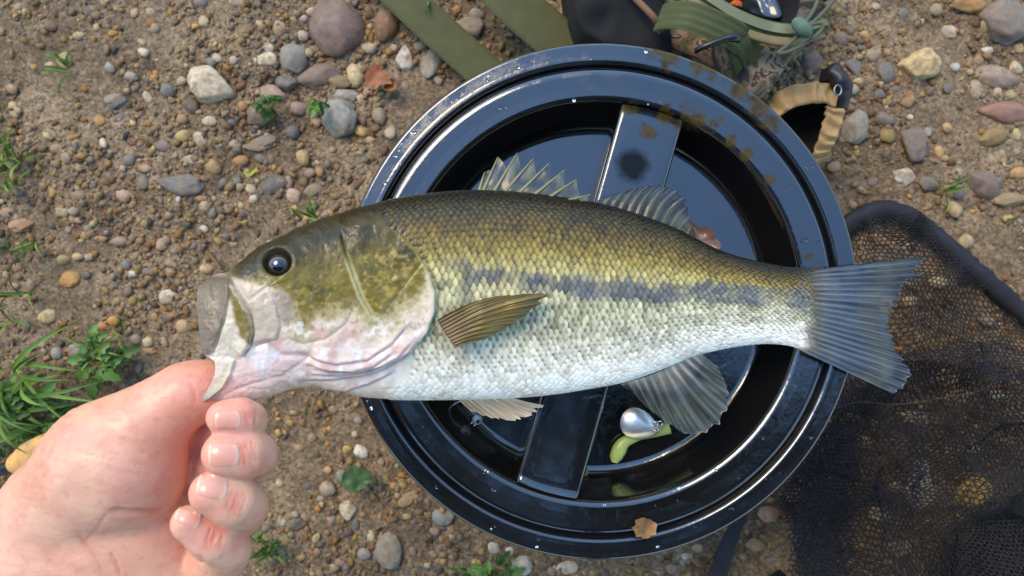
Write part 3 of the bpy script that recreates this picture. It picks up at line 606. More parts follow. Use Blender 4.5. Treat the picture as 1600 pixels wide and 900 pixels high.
Vall = np.vstack([BV2.reshape(-1, 3), cap]); Call = np.vstack([np.c_[col.reshape(-1, 3), slime], np.c_[lin([(120, 80, 80), (90, 95, 105)]), [.3, .3]]]); nn = NU * NP
tri = [(nn, k, (k + 1) % NP, (k + 1) % NP) for k in range(NP)]
body = make('body', Vall, [tuple(map(int, f)) for f in FQ] + [(nn, (k + 1) % NP, k) for k in range(NP)] + [(nn + 1, (NU - 1) * NP + k, (NU - 1) * NP + (k + 1) % NP) for k in range(NP)], skin, fish, Call)

# scales: overlapping domed plates that follow the flank
def scales():
    sx = np.arange(600, 1308, 9.6); rows = 52; Vs = []; Cs = []; Fs = []; n0 = 0
    nu_, nv_ = 6, 5; fq = grid_faces(nu_, nv_)
    a = np.linspace(0, 1, nu_); b = np.linspace(-1, 1, nv_); A, B = np.meshgrid(a, b, indexing='ij')
    wshape = np.sqrt(np.clip(1 - ((A - .38) / .64) ** 2, 0, 1)) * .98 + .02
    X_of = ub[:, 0]; mids = []
    for r in range(1, rows):
        ph0 = math.pi * r / rows
        for k, x in enumerate(sx):
            mids.append((x + (4.8 if r % 2 else 0) + random.uniform(-1.2, 1.2), ph0 + random.uniform(-.009, .009), math.pi / rows, 1))
    M = np.array(mids); wq = np.c_[M[:, 0] / 70, M[:, 1] * 6]; M[:, 0] += 5 * fbm(wq, 151, 3); M[:, 1] += .03 * fbm(wq + 30, 153, 3)
    x0, p0, dp = M[:, 0, None, None], M[:, 1, None, None], M[:, 2, None, None]
    ln = 14.2; xx = x0 + (A - .35) * ln; pw = p0 + B * wshape * dp * 1.02
    iu = np.interp(xx, X_of, np.arange(NU)); q = body_point(iu, pw)
    eps = .004; du = body_point(np.clip(iu + .5, 0, NU - 1), pw) - body_point(np.clip(iu - .5, 0, NU - 1), pw); dv = body_point(iu, pw + eps) - body_point(iu, pw - eps)
    nrm = np.cross(du, dv); nrm /= np.linalg.norm(nrm, axis=-1, keepdims=True) + 1e-12; nrm *= np.sign((nrm[..., 2:3] * np.sin(pw)[..., None])) + 1e-9
    px, py = proj(q); cpx, cpy = px[:, 2, 2], py[:, 2, 2]
    cv_ = .5 - .5 * np.cos(M[:, 1])
    ok = (seg_side(cpx, cpy) > 5) & (cpx < 1306 - 26 * np.abs(cv_ - .5) * 2 + RNG.uniform(-7, 7, len(M))) & (cpx > 600)
    tilt = RNG.normal(0, .00009, (len(M), 1, 1))
    hgt = -.00035 + .00085 * A ** .8 + .00042 * (1 - B ** 2) * np.sin(np.pi * np.clip(A, .0, 1)) + tilt * B - .0004 * (A > .99)
    q = q + nrm * hgt[..., None]
    # pigment: dark free edge and pocket, pale centre
    cv = .5 - .5 * np.cos(M[:, 1]); base = fish_color(cpx, cpy, cv)
    base = base * (RNG.uniform(.72, 1.22, (len(M), 1)) + .25 * fbm(np.stack([cpx, cpy], -1) / 30, 131, 3)[:, None])
    rr = np.sqrt(((A - .66) / .34) ** 2 + (B * wshape / .80) ** 2)
    rr = rr * np.interp(cv, [0, .12, .3, .5], [1.9, 1.35, 1.1, 1.0])[:, None, None]
    edge = smooth(.5, 1.15, rr)
    amt = np.interp(cv, [0, .1, .25, .45, .6, .8, 1], [.80, .80, .70, .58, .46, .15, .03]) * (.8 + .4 * RNG.random(len(M)))
    lift = np.interp(cv, [0, .06, .2, .45, .7, 1], [1.0, 2.0, 1.55, 1.22, 1.12, 1.05])
    cc = base[:, None, None, :] * (lift[:, None, None, None] * (1 - edge[..., None]) + edge[..., None] * (1 - amt[:, None, None, None]))
    warm = np.interp(cv, [0, .15, .35, .5], [.9, .9, .35, 0])[:, None, None, None] * (1 - edge[..., None]) * .5
    cc = cc * (1 + warm * np.array([.25, .10, -.35]))
    # dark dots on the lower flank scales
    dot = smooth(.34, .14, np.sqrt((A - .35) ** 2 + (B * .5) ** 2)) * (smooth(.48, .58, cv) * smooth(.93, .82, cv) * (RNG.random(len(M)) < .75))[:, None, None]
    cc = cc * (1 - .62 * dot[..., None])
    cc = cc * np.interp(cv, [0, .3, .45], [.80, .86, 1.0])[:, None, None, None]
    q = q[ok]; cc = cc[ok]; n = len(q); m = nu_ * nv_
    Fc = (fq[None] + (np.arange(n) * m)[:, None, None]).reshape(-1, 4)
    make('scales', q.reshape(-1, 3), Fc, mat('scale_skin', .34, .38, attr=True, coat=.12, coat_rough=.1, rvar=.12, rscale=500), fish, cc.reshape(-1, 3).clip(0, .92), True, 'stuff')
scales()

# eye
def dome(c, r, zs, n=32, m=10, span=math.pi / 2, nrm=(0, 0, 1)):
    q = Vector(nrm).to_track_quat('Z', 'Y').to_matrix(); V = []; 
    for i in range(m + 1):
        t = span * i / m
        for j in range(n):
            a = j * 2 * math.pi / n; V.append(tuple(Vector(c) + q @ Vector((r * math.sin(t) * math.cos(a), r * math.sin(t) * math.sin(a), zs * math.cos(t)))))
    return V, [tuple(f) for f in grid_faces(m + 1, n, False, True)]
ie = np.argmin((PX[:, :NT] - 433) ** 2 + (PY[:, :NT] - 409) ** 2); eu, ev = np.unravel_index(ie, (NU, NT))
ec, en = BV[eu, ev], BN[eu, ev]; en = en / np.linalg.norm(en); er = 19.5 * (ZC - ec[2]) / F
eye_m = MB(); V, Fc = dome(ec - en * .0048, er, .0056, nrm=en); V = np.array(V)
dd = np.linalg.norm((V - ec) - ((V - ec) @ en)[:, None] * en, axis=1) / er
ecol = lin((10, 10, 14)) + np.clip(smooth(.70, .76, dd) * smooth(.88, .80, dd), 0, 1)[:, None] * (lin((46, 39, 20)) - lin((10, 10, 14))) + smooth(.76, .9, dd)[:, None] * lin((34, 29, 15))
eye = make('eye', V, Fc, mat('eye_wet', .06, .7, attr=True, coat=1, coat_rough=.01), fish, ecol)

# fins
fin_m = mat('fin_membrane', .32, .5, attr=True, coat=.4, coat_rough=.12, alpha_attr=True)
def fin(name, base, tip, nray, cols, z0, z1, nt_=40, per=8, amp=.00055, alpha=(.55, .97), bend=0.0, wav=.001, rag=0.02, thick=.0004, seed=0, streak=.5, arch=0, fade=0):
    """fan between base curve and tip curve (picture points), with raised rays; cols from root to edge"""
    ns = nray * per + 1; b = spline(base, ns); t = spline(tip, ns); s = np.linspace(0, 1, ns)[:, None]; tt = np.linspace(0, 1, nt_)[None]
    rg = np.random.default_rng(seed); ph = (s * nray) % 1; ray = np.exp(-((np.minimum(ph, 1 - ph)) / .17) ** 2)
    ext = 1 + rag * (ray - .6) * 1.3 + rag * .8 * np.interp(s, np.linspace(0, 1, nray * 3 + 1), rg.normal(size=nray * 3 + 1))
    te = tt * (1 + (ext - 1) * tt ** 2)
    px = b[:, None, 0] * (1 - te) + t[:, None, 0] * te; py = b[:, None, 1] * (1 - te) + t[:, None, 1] * te
    if bend:
        nx, ny = -(t[:, 1] - b[:, 1]), t[:, 0] - b[:, 0]
        px = px + nx[:, None] * bend * np.sin(np.pi * te) ; py = py + ny[:, None] * bend * np.sin(np.pi * te)
    za = np.interp(s, np.linspace(0, 1, len(z0)), z0); zb = np.interp(s, np.linspace(0, 1, len(z1)), z1)
    z = za * (1 - te) + zb * te + arch * np.sin(np.pi * te)
    z = z + ray * amp * (1 - .4 * tt) + wav * noise(np.stack([px / 28, py / 28], -1), seed + 5) * np.minimum(tt * 3, 1) 
    branch = np.exp(-((np.minimum((s * nray * 2) % 1, 1 - (s * nray * 2) % 1)) / .2) ** 2) * smooth(.45, .8, tt); z = z + branch * amp * .4
    Vt = Pn(px, py, z); Vb_ = Vt - np.array([0, 0, thick])
    cr = lin(cols); cc = np.stack([np.interp(te, np.linspace(0, 1, len(cr)), cr[:, k]) for k in range(3)], -1)
    rm = np.maximum(ray, branch * .7) + 0 * tt
    st = 1 + streak * .6 * noise(np.stack([s * nray * 2.2 + 0 * tt, te * 3 + 0 * s], -1), seed + 9)
    cc = cc * ((1 - streak * .45) + streak * .75 * rm)[..., None] * st[..., None]
    al = alpha[0] + (alpha[1] - alpha[0]) * np.clip(rm + .25 * st - .2, 0, 1) * (1 - .25 * te) ; al = np.maximum(al, smooth(.25, 0, te)); al = np.clip(al, 0, 1)
    if fade: al = al * smooth(.0, fade, te + .05 * noise(np.stack([s * 14 + 0 * tt, te * 6 + 0 * s], -1), 77))
    C = np.concatenate([cc, al[..., None]], -1).reshape(-1, 4)
    m = ns * nt_; f = grid_faces(ns, nt_); V = np.vstack([Vt.reshape(-1, 3), Vb_.reshape(-1, 3)])
    ed = []
    idx = np.arange(m).reshape(ns, nt_); loop = np.r_[idx[:, 0], idx[-1, 1:], idx[-2::-1, -1], idx[0, -2:0:-1]]
    for k in range(len(loop)): a_, b_ = loop[k], loop[(k + 1) % len(loop)]; ed.append((a_, b_, b_ + m, a_ + m))
    return make(name, V, np.vstack([f, f[:, ::-1] + m, np.array(ed)]), fin_m, fish, np.vstack([C, C]))
zf = lambda x: float(np.interp(x, ub[:, 0], Zm))
# tail fin: upper and lower lobes in one fan
fin('tail_fin', [(1244, 424), (1252, 432), (1262, 450), (1266, 482), (1260, 512), (1250, 532), (1240, 543)],
    [(1448, 400), (1440, 412), (1408, 458), (1388, 500), (1402, 545), (1422, 585), (1402, 618)], 19,
    [(124, 122, 104), (84, 92, 102), (68, 80, 96), (80, 82, 78), (46, 54, 66)], [.0150, .0190, .0200, .0190, .0150], [.0085, .006, .0085], 60, 7, .0011, (.78, 1), 0, .0026, .028, .0006, 3, .6, 0, .22)
fin('anal_fin', [(970, 600), (1010, 588), (1050, 572), (1094, 551)], [(985, 612), (1035, 656), (1084, 681), (1122, 662), (1139, 616), (1122, 572)], 11,
    [(190, 176, 158), (82, 88, 88), (88, 90, 76), (78, 84, 84)], [.027, .021], [.010, .012], 40, 9, .0012, (.5, .95), .02, .002, .03, .0005, 5, .8)
fin('soft_dorsal_fin', [(930, 318), (980, 331), (1030, 349), (1086, 375)], [(950, 306), (1000, 293), (1042, 290), (1070, 310), (1077, 340), (1089, 370)], 12,
    [(58, 50, 26), (76, 74, 54), (70, 74, 70), (44, 48, 48)], [.031, .023], [.026, .018], 34, 8, .0012, (.5, .95), -.10, .002, .04, .0005, 7, .8)
fin('pelvic_fin', [(706, 612), (722, 614), (742, 614), (775, 612)], [(738, 644), (785, 656), (826, 650), (848, 633)], 8,
    [(238, 216, 194), (228, 192, 154), (222, 182, 142), (232, 206, 176)], [.034, .034], [.018, .020], 34, 9, .0010, (.9, 1), .03, .0015, .05, .0006, 9, .45)
fin('pectoral_fin', [(683, 500), (691, 514), (702, 530), (714, 543)], [(775, 463), (838, 458), (853, 463), (806, 505), (756, 531)], 10,
    [(120, 92, 62), (104, 86, 34), (128, 106, 40), (96, 82, 36)], [.079, .0815], [.0735, .0735], 44, 9, .0011, (.84, 1), -.05, .0012, .04, .0006, 11, .62, .003)
# spiny dorsal: membrane plus each spine
SPB = [(748, 301), (754, 301), (771, 301), (787, 302), (809, 304), (832, 307), (856, 310), (886, 314), (910, 318)]
SPT = [(757, 269), (778, 245), (808, 239), (834, 247), (859, 254), (883, 265), (901, 280), (922, 304), (926, 312)]
def spiny():
    zb, zt = .041, .034; Vm = []; Cm = []; per = 10; nt_ = 24; al = []
    for k in range(len(SPB) - 1):
        for i in range(per if k < len(SPB) - 2 else per + 1):
            a = i / per; b = np.array(SPB[k]) * (1 - a) + np.array(SPB[k + 1]) * a; t = np.array(SPT[k]) * (1 - a) + np.array(SPT[k + 1]) * a
            dip = 1 - .30 * math.sin(math.pi * min(1, a * 1.0)) ** .8 if 0 < a < 1 else .985
            dip = 1 - .42 * a * (a < 1) if a > 0 else .98
            dip = max(dip, .55) if a < .9 else .62 + (a - .9) * 3.4
            for j in range(nt_):
                q = dip * j / (nt_ - 1); pt = b + (t - b) * q
                z = zb * (1 - q) + zt * q + .0012 * math.sin(a * math.pi) * q + .0008 * float(noise(np.array([pt[0] / 14, pt[1] / 14])))
                Vm.append(P(pt[0], pt[1], z)); n = float(noise(np.array([pt[0] / 9, pt[1] / 12]), 4))
                c = lin((118, 116, 88)) * (.7 + .5 * n) + lin((60, 66, 70)) * .25; Cm.append((*(c * .75), .28 + .3 * n + .4 * (1 - q) ** 3))
    ns = len(Vm) // nt_; V = np.array([v[:] for v in Vm]); f = grid_faces(ns, nt_); m = len(V)
    mem = make('spiny_dorsal_fin', np.vstack([V, V - (0, 0, .0004)]), np.vstack([f, f[:, ::-1] + m]), fin_m, fish, np.vstack([Cm, Cm]).clip(0, 1))
    sm = mat('spine_bone', .35, .5, attr=True, coat=.3)
    for b, t in zip(SPB[:-1], SPT[:-1]):
        mb = MB(); pts = []
        for q in np.linspace(0, 1, 10):
            p = np.array(b) * (1 - q) + np.array(t) * q; pts.append(P(p[0], p[1], zb * (1 - q) + zt * q + .0004)[:])
        V, Fc = tube(pts, np.linspace(.0012, .00022, 10), 7); mb.add(V, Fc, lin((122, 116, 78))); mb.build('spine', sm, mem)
spiny()

# ------------------------------------------------------------ the hand
def surface_nets(D, o, h):
    """D: sdf samples (nx,ny,nz); returns verts, quads"""
    s = D < 0; nx, ny, nz = D.shape
    c = np.zeros((nx - 1, ny - 1, nz - 1), np.int8)
    for dx in (0, 1):
        for dy in (0, 1):
            for dz in (0, 1): c += s[dx:nx - 1 + dx, dy:ny - 1 + dy, dz:nz - 1 + dz]
    act = np.argwhere((c > 0) & (c < 8)); acc = np.zeros((len(act), 3)); cnt = np.zeros(len(act))
    cor = [(a, b, d) for a in (0, 1) for b in (0, 1) for d in (0, 1)]
    for A in cor:
        for ax in range(3):
            if A[ax]: continue
            Bc = list(A); Bc[ax] = 1
            da = D[tuple((act + A).T)]; db = D[tuple((act + Bc).T)]; m = (da < 0) != (db < 0)
            t = np.where(m, da / np.where(m, da - db, 1), 0); p = np.array(A, float)[None] + t[:, None] * (np.array(Bc) - np.array(A))
            acc += np.where(m[:, None], p, 0); cnt += m
    V = (act + acc / cnt[:, None]) * h + o
    idm = -np.ones(c.shape, np.int64); idm[tuple(act.T)] = np.arange(len(act)); Q = []
    for ax in range(3):
        a0 = [slice(0, -1)] * 3; sl0 = [slice(None)] * 3; sl1 = [slice(None)] * 3; sl0[ax] = slice(0, -1); sl1[ax] = slice(1, None)
        e = s[tuple(sl0)] != s[tuple(sl1)]; ij = np.argwhere(e); o1, o2 = [k for k in range(3) if k != ax]
        ij = ij[(ij[:, o1] > 0) & (ij[:, o2] > 0) & (ij[:, o1] < D.shape[o1] - 1) & (ij[:, o2] < D.shape[o2] - 1)]
        q = []
        for d1, d2 in ((0, 0), (-1, 0), (-1, -1), (0, -1)):
            k = ij.copy(); k[:, o1] += d1; k[:, o2] += d2; q.append(idm[tuple(k.T)])
        q = np.stack(q, 1); ins = s[tuple(ij.T)]; flip = ins if ax != 1 else ~ins
        q = np.where(flip[:, None], q, q[:, ::-1]); Q.append(q)
    return V, np.vstack(Q)
def smin(a, b, k):
    h_ = np.clip(.5 + .5 * (b - a) / k, 0, 1); return b + (a - b) * h_ - k * h_ * (1 - h_)
def hand():
    hs = .00095; lo = np.array([-.36, -.30, -.005]); hi = np.array([-.085, -.022, .148])
    ax = [np.arange(lo[k], hi[k], hs, dtype=np.float32) for k in range(3)]
    gx, gy, gz = np.meshgrid(*ax, indexing='ij', sparse=True)
    def cone(a, b, flat=1.0):
        (ax_, ay, az, ar), (bx_, by_, bz, br) = a, b
        A = P(ax_, ay, az); B = P(bx_, by_, bz); ra = ar * (ZC - az) / F; rb = br * (ZC - bz) / F
        d = B - A; dz = d.z * flat; l2 = d.x ** 2 + d.y ** 2 + dz ** 2
        t = np.clip(((gx - A.x) * d.x + (gy - A.y) * d.y + (gz - A.z) * flat * dz) / l2, 0, 1)
        return np.sqrt((gx - A.x - t * d.x) ** 2 + (gy - A.y - t * d.y) ** 2 + ((gz - A.z) * flat - t * dz) ** 2) - (ra + t * (rb - ra))
    def chain(pts, k, flat=1.0):
        r = None
        for a, b in zip(pts[:-1], pts[1:]):
            q = cone(a, b, flat); r = q if r is None else smin(r, q, k)
        return r
    palm = chain([(-330, 1230, .045, 132), (-60, 985, .052, 128), (95, 880, .058, 128), (200, 815, .058, 118)], .02, 1.25)
    palm = smin(palm, chain([(170, 870, .058, 100), (262, 905, .056, 78)], .02, 1.1), .012)
    thumb = chain([(95, 800, .066, 92), (165, 728, .080, 86), (196, 712, .084, 80), (236, 657, .085, 50), (287, 614, .084, 36), (325, 609, .081, 33), (368, 612, .076, 30)], .014)
    then = smin(cone((185, 722, .078, 90), (210, 745, .080, 68)), thumb, .012)
    d = smin(palm, then, .0055)
    fing = [[(258, 690, .052, 34), (372, 668, .072, 32), (387, 657, .100, 25), (390, 655, .110, 22), (374, 653, .116, 27), (349, 653, .120, 26)],
            [(262, 745, .050, 36), (385, 716, .074, 36), (396, 711, .098, 33), (401, 709, .109, 27), (380, 709, .116, 35), (350, 709, .122, 34)],
            [(255, 800, .048, 36), (372, 800, .072, 36), (381, 792, .097, 34), (385, 791, .107, 29), (364, 783, .115, 36), (329, 770, .122, 33)],
            [(245, 860, .046, 36), (338, 886, .068, 36), (356, 860, .092, 32), (356, 855, .099, 29), (334, 841, .105, 33), (295, 817, .112, 28)]]
    for f in fing:
        d = smin(d, chain(f, .006), .0026)
    V, Q = surface_nets(np.asarray(d, np.float32), lo, hs)
    me = bpy.data.meshes.new('t'); me.from_pydata([tuple(v) for v in V], [], [tuple(map(int, q)) for q in Q]); bm = bmesh.new(); bm.from_mesh(me)
    for _ in range(2): bmesh.ops.smooth_vert(bm, verts=bm.verts, factor=.5, use_axis_x=True, use_axis_y=True, use_axis_z=True)
    bmesh.ops.recalc_face_normals(bm, faces=bm.faces); bm.normal_update()
    V = np.array([v.co[:] for v in bm.verts]); Nn = np.array([v.normal[:] for v in bm.verts]); bm.free(); bpy.data.meshes.remove(me)
    if Nn[V[:, 2] > np.quantile(V[:, 2], .995), 2].mean() < 0: Nn = -Nn; Q = Q[:, ::-1]
    px, py = proj(V); upm = smooth(.0, .4, Nn[:, 2]); hh = np.zeros(len(V)); red = np.zeros(len(V))
    cre = [([(168, 796), (200, 800), (240, 800), (266, 794), (284, 774)], .0022, 4.0), 
           ([(172, 862), (182, 880), (190, 902)], .0009, 3), ([(310, 866), (320, 884), (326, 902)], .0007, 2.5), ([(297, 596), (305, 612), (306, 634)], .0004, 4.0),
            ([(168, 800), (150, 830), (130, 850)], .0004, 3), ([(120, 830), (150, 870), (165, 905)], .0005, 3),
           ([(383, 645), (388, 660)], .0005, 2), ([(379, 695), (384, 722)], .0005, 2), ([(374, 698), (378, 720)], .0004, 2), ([(362, 770), (355, 795)], .0005, 2), ([(369, 772), (363, 797)], .0004, 2), ([(330, 826), (322, 848)], .0005, 2), ([(337, 829), (330, 850)], .0004, 2)]
    for (x0_, y0_, hw, rot_) in ((386, 655, 17, 0), (384, 709, 24, 2), (366, 782, 23, -16), (334, 839, 20, -24)):     # wrinkles over the end joints
        for q_ in range(6):
            a_ = R(-rot_ + random.uniform(-9, 9)); ox = -10 + q_ * 5 + random.uniform(-1, 1); hl_ = hw * random.uniform(.5, .95); cx_, cy_ = x0_ + ox * math.cos(R(-rot_)), y0_ + ox * math.sin(R(-rot_)) + random.uniform(-3, 3)
            cre.append(([(cx_ + hl_ * math.sin(a_), cy_ - hl_ * math.cos(a_)), (cx_ + random.uniform(-2, 2), cy_), (cx_ - hl_ * math.sin(a_), cy_ + hl_ * math.cos(a_))], .00045, 1.7))
    for pl, am, wd in cre:
        dd_, _, t = seg_dist(px, py, pl); g_ = np.exp(-(dd_ / wd) ** 2) * smooth(0, .15, t) * smooth(1, .85, t) * upm; hh -= am * g_; red += .5 * np.exp(-(dd_ / (wd * 2.4)) ** 2) * upm
    pp = V * 1000
    hh += .00045 * fbm(pp / 11, 101, 2) + .00008 * fbm(pp / 3, 107, 2) + .00016 * noise(np.stack([px / 34 + py / 60, (py - .25 * px) / 5.5], -1), 109) * smooth(300, 200, px)
    V2 = V + Nn * hh[:, None]
    base = lin((210, 159, 134)); c = np.tile(base, (len(V), 1)); n1 = fbm(pp / 14, 111, 4); n2 = noise(pp / 2.5, 117)
    def lay(cl, a): nonlocal c; c = c + (lin(cl) - c) * np.clip(a, 0, 1)[:, None]
    lay((198, 136, 114), .55 * smooth(-.1, .5, n1)); lay((218, 172, 144), .5 * smooth(.0, .5, -n1))
    lay((214, 138, 120), .55 * smooth(270, 330, px) * smooth(0, .5, .3 + n1)); lay((216, 142, 122), .5 * smooth(120, 40, np.hypot(px - 300, py - 640)))
    lay((204, 128, 108), red * .7); lay((214, 150, 128), .45 * smooth(70, 20, np.hypot((px - 260), (py - 830) * 1.3)))
    lay((190, 122, 102), .35 * smooth(.1, .7, n2 + .5 * n1)); lay((222, 178, 150), .35 * smooth(.1, .7, fbm(pp / 5, 119, 3))); lay((206, 150, 134), .5 * smooth(.0, .4, fbm(pp / 22, 121, 3))); lay((200, 160, 150), .5 * smooth(40, 10, np.abs(px - 120 - (py - 760) * .3)) * smooth(700, 760, py) * smooth(.1, .5, n1))
    skinm = mat('skin', .42, .45, attr=True, bump=.25, bscale=700, sss=.18, sss_rad=(.004, .0015, .0008), rvar=.09, rscale=160, coat=.10, coat_rough=.2)
    t_ = skinm.node_tree; bp = next(n for n in t_.nodes if n.type == 'BUMP'); bp.inputs['Strength'].default_value = .28
    vo = t_.nodes.new('ShaderNodeTexVoronoi'); vo.feature = 'DISTANCE_TO_EDGE'; vo.inputs['Scale'].default_value = 900; tcn = next(n for n in t_.nodes if n.type == 'TEX_COORD'); t_.links.new(tcn.outputs['Object'], vo.inputs['Vector'])
    b2 = t_.nodes.new('ShaderNodeBump'); b2.inputs['Strength'].default_value = .18; b2.inputs['Distance'].default_value = .0008; t_.links.new(vo.outputs['Distance'], b2.inputs['Height']); t_.links.new(bp.outputs[0], b2.inputs['Normal']); t_.links.new(b2.outputs[0], t_.nodes['Principled BSDF'].inputs['Normal'])
    per = empty('person', 'bare left hand gripping the bass by its lower lip, fingers curled', 'person')
    make('hand_and_forearm', V2, Q, skinm, per, c)
    nm = mat('nail', .22, .5, attr=True, coat=.15, coat_rough=.15, sss=.1, sss_rad=(.003, .0015, .001))
    bm = bmesh.new(); me2 = per.children[0].data; bm.from_mesh(me2); bvh = BVHTree.FromBMesh(bm); bm.free()
    for cx, cy, L_, W_, rot in ((358, 656, 21, 16.5, 0), (352, 711, 25, 21.5, -1), (334, 762, 25, 21, -14), (296, 810, 21, 15, -22)):
        V = []; C = []; n_, m_ = 20, 15; up_ = []
        for i in range(n_):
            for j in range(m_):
                u, v = i / (n_ - 1) * 2 - 1, j / (m_ - 1) * 2 - 1
                wd = W_ * (1 - .16 * max(0, u) ** 2 - .10 * max(0, -u) ** 3); uu = u * L_ * (1 - (.13 if u < 0 else .20) * v * v)
                a = R(-rot); q = (cx + uu * math.cos(a) - v * wd * math.sin(a), cy + uu * math.sin(a) + v * wd * math.cos(a))
                o3 = Vector((0, 0, ZC)); dr = (P(q[0], q[1], .1) - o3).normalized(); hit, nr, _, _ = bvh.ray_cast(o3, dr)
                if hit is None: hit = P(q[0], q[1], .11); nr = Vector((0, 0, 1))
                e = max(abs(u), abs(v)); lift = .00035 + .0004 * (1 - v * v) * (.4 - .6 * u if u < 0 else .4) - .0011 * smooth(.86, 1.0, e) * (u > -.8 or abs(v) > .86)
                V.append(tuple(hit + nr * float(lift)))
                c0 = lin((214, 152, 132)); c0 = c0 + (lin((228, 194, 168)) - c0) * float(smooth(-.86, -.94, u + .05 * v * v)); c0 = c0 + (lin((226, 180, 162)) - c0) * float(smooth(.55, .8, u + .3 * v * v)) * .7
                C.append(c0)
        Vn = np.array(V); g = Vn.reshape(n_, m_, 3); 
        for _ in range(3): g[1:-1, 1:-1] = .5 * g[1:-1, 1:-1] + .125 * (g[2:, 1:-1] + g[:-2, 1:-1] + g[1:-1, 2:] + g[1:-1, :-2])
        Vn = g.reshape(-1, 3); m__ = len(Vn); f = grid_faces(n_, m_)
        make('fingernail', np.vstack([Vn, Vn - (0, 0, .0006)]), np.vstack([f[:, ::-1], f + m__]), nm, per, np.vstack([C, C]))
hand()

# ------------------------------------------------------------ tackle lying on the lid
FZ = -.0368
lure = empty('spinner_lure', 'silver spinner blade with a pale green soft grub lying on the lid', 'lure')
bc = P(999, 663, FZ + .012)
def blade():
    V = []; n, m_ = 36, 12; axd = np.array([math.cos(R(-18)), math.sin(R(-18))]); pd = np.array([-axd[1], axd[0]]); s = (ZC - bc.z) / F
    for i in range(m_):
        t = (i + .001) / (m_ - 1)
        for j in range(n):
            a = j * 2 * math.pi / n; x = 30 * math.cos(a); y = 22.5 * math.sin(a) * (1 - .30 * math.cos(a)); q = (axd * x + pd * y) * s * t
            V.append((bc.x + q[0], bc.y + q[1], bc.z + .0030 * (1 - t ** 2.4)))
    V = np.array(V); f = grid_faces(m_, n, False, True); k = len(V); make('blade', np.vstack([V, V - (0, 0, .0007)]), np.vstack([f, f[:, ::-1] + k]), mat('silver', .34, .5, (.86, .85, .82), metal=.85, bump=.15, bscale=120, rvar=.05, rscale=90), lure)
blade()
V, Fc = tube(spline([P(960, 722, FZ + .004)[:], P(965, 708, FZ + .0045)[:], P(975, 692, FZ + .005)[:], P(995, 683, FZ + .005)[:], P(1020, 676, FZ + .006)[:], P(1046, 668, FZ + .006)[:]], 30),
             np.interp(np.linspace(0, 1, 30), [0, .06, .2, .35, .55, 1], [.0022, .0042, .0050, .0038, .0026, .0042]), 12, .7)
k = np.repeat(1 + .12 * np.sin(np.arange(30) * 2.2) * (np.arange(30) > 13), 12)[:, None]
make('grub', V, Fc, mat('green_rubber', .3, .5, lin((176, 196, 112)), sss=.3, sss_rad=(.004, .004, .001), nvar=.1, nscale=200), lure)
wire = mat('steel_wire', .2, .5, (.65, .64, .62), metal=1)
m = MB()
for q, r in (((1024, 664), 5), ((1031, 662), 4), ((1026, 671), 3.5)):
    c = P(*q, bc.z + .002); a = np.linspace(0, 2 * math.pi, 15); V, Fc = tube([(c.x + r * 4e-4 * math.cos(t), c.y + r * 4e-4 * math.sin(t), c.z + .0005 * math.sin(t * 2)) for t in a], .0005, 6, 1, False); m.add(V, Fc)
m.build('swivel', wire, lure)
jig = empty('jig_hook', 'small white jig head hook lying on the lid under the belly', 'hook')
c = P(746, 656, FZ + .004); V, Fc = dome(c, .0034, .0034, 18, 14, math.pi)
V = np.array(V); make('jig_head', V, Fc, mat('white_paint', .3, .5, attr=True), jig, np.where((np.hypot(V[:, 0] - c.x - .0004, V[:, 1] - c.y + .0006) < .0013)[:, None] & (V[:, 2] > c.z)[:, None], lin((20, 20, 24)), lin((214, 214, 206))))
a = np.linspace(0, 2 * math.pi, 14); c2 = P(740, 662, FZ + .003); V, Fc = tube([(c2.x + .0014 * math.cos(t), c2.y + .0014 * math.sin(t), c2.z) for t in a], .0004, 6, 1, False); make('eye_ring', V, Fc, wire, jig)
V, Fc = tube(spline([P(744, 652, FZ + .004)[:], P(738, 636, FZ + .004)[:], P(724, 628, FZ + .004)[:], P(712, 630, FZ + .004)[:], P(709, 637, FZ + .004)[:], P(717, 649, FZ + .004)[:]], 24), .0005, 6); make('hook', V, Fc, wire, jig)

def leaf(pts, z, cup, mtl, name, lab, cat, cz=0, seed=0, group=None, colr=None):
    """thin curled leaf from an outline in picture points"""
    o_ = spline(list(pts) + [pts[0]], 37)[:-1]; ctr = o_.mean(0); V = []; n = len(o_); K = 6
    o_ = ctr + (o_ - ctr) * (1 + .22 * noise(o_ / 5.0, seed + 40))[:, None]
    for i in range(K):
        t = (i + .02) / (K - 1)
        for p in o_:
            q = ctr + (p - ctr) * t; V.append(P(q[0], q[1], z + cup * t * t + .002 * float(noise(np.array([q[0] / 11, q[1] / 11]), seed)))[:])
    V = np.array(V); f = grid_faces(K, n, False, True); k = len(V)
    o = make(name, np.vstack([V, V - (0, 0, .0005)]), np.vstack([f, f[:, ::-1] + k]), mtl); return tag(o, lab, cat, group)
dead = mat('dead_leaf', .45, .5, lin((104, 76, 60)), nvar=.5, nscale=70, bump=.4, bscale=200, coat=.3)
leaf([(1072, 352), (1080, 347), (1088, 353), (1098, 350), (1112, 360), (1122, 378), (1122, 396), (1100, 400), (1082, 386)], FZ + .003, .002, dead, 'fallen_leaf', 'wet pinkish brown leaf in the lid hollow behind the back fin', 'leaf')
brn = mat('brown_leaf', .5, .4, lin((120, 88, 52)), nvar=.5, nscale=160, bump=.5, bscale=300)
leaf([(990, 822), (998, 813), (1012, 812), (1024, 819), (1025, 832), (1014, 841), (998, 840), (989, 832)], .0025, .0015, brn, 'leaf_scrap', 'round brown leaf scrap stuck on the lid beside the groove', 'leaf', seed=3)
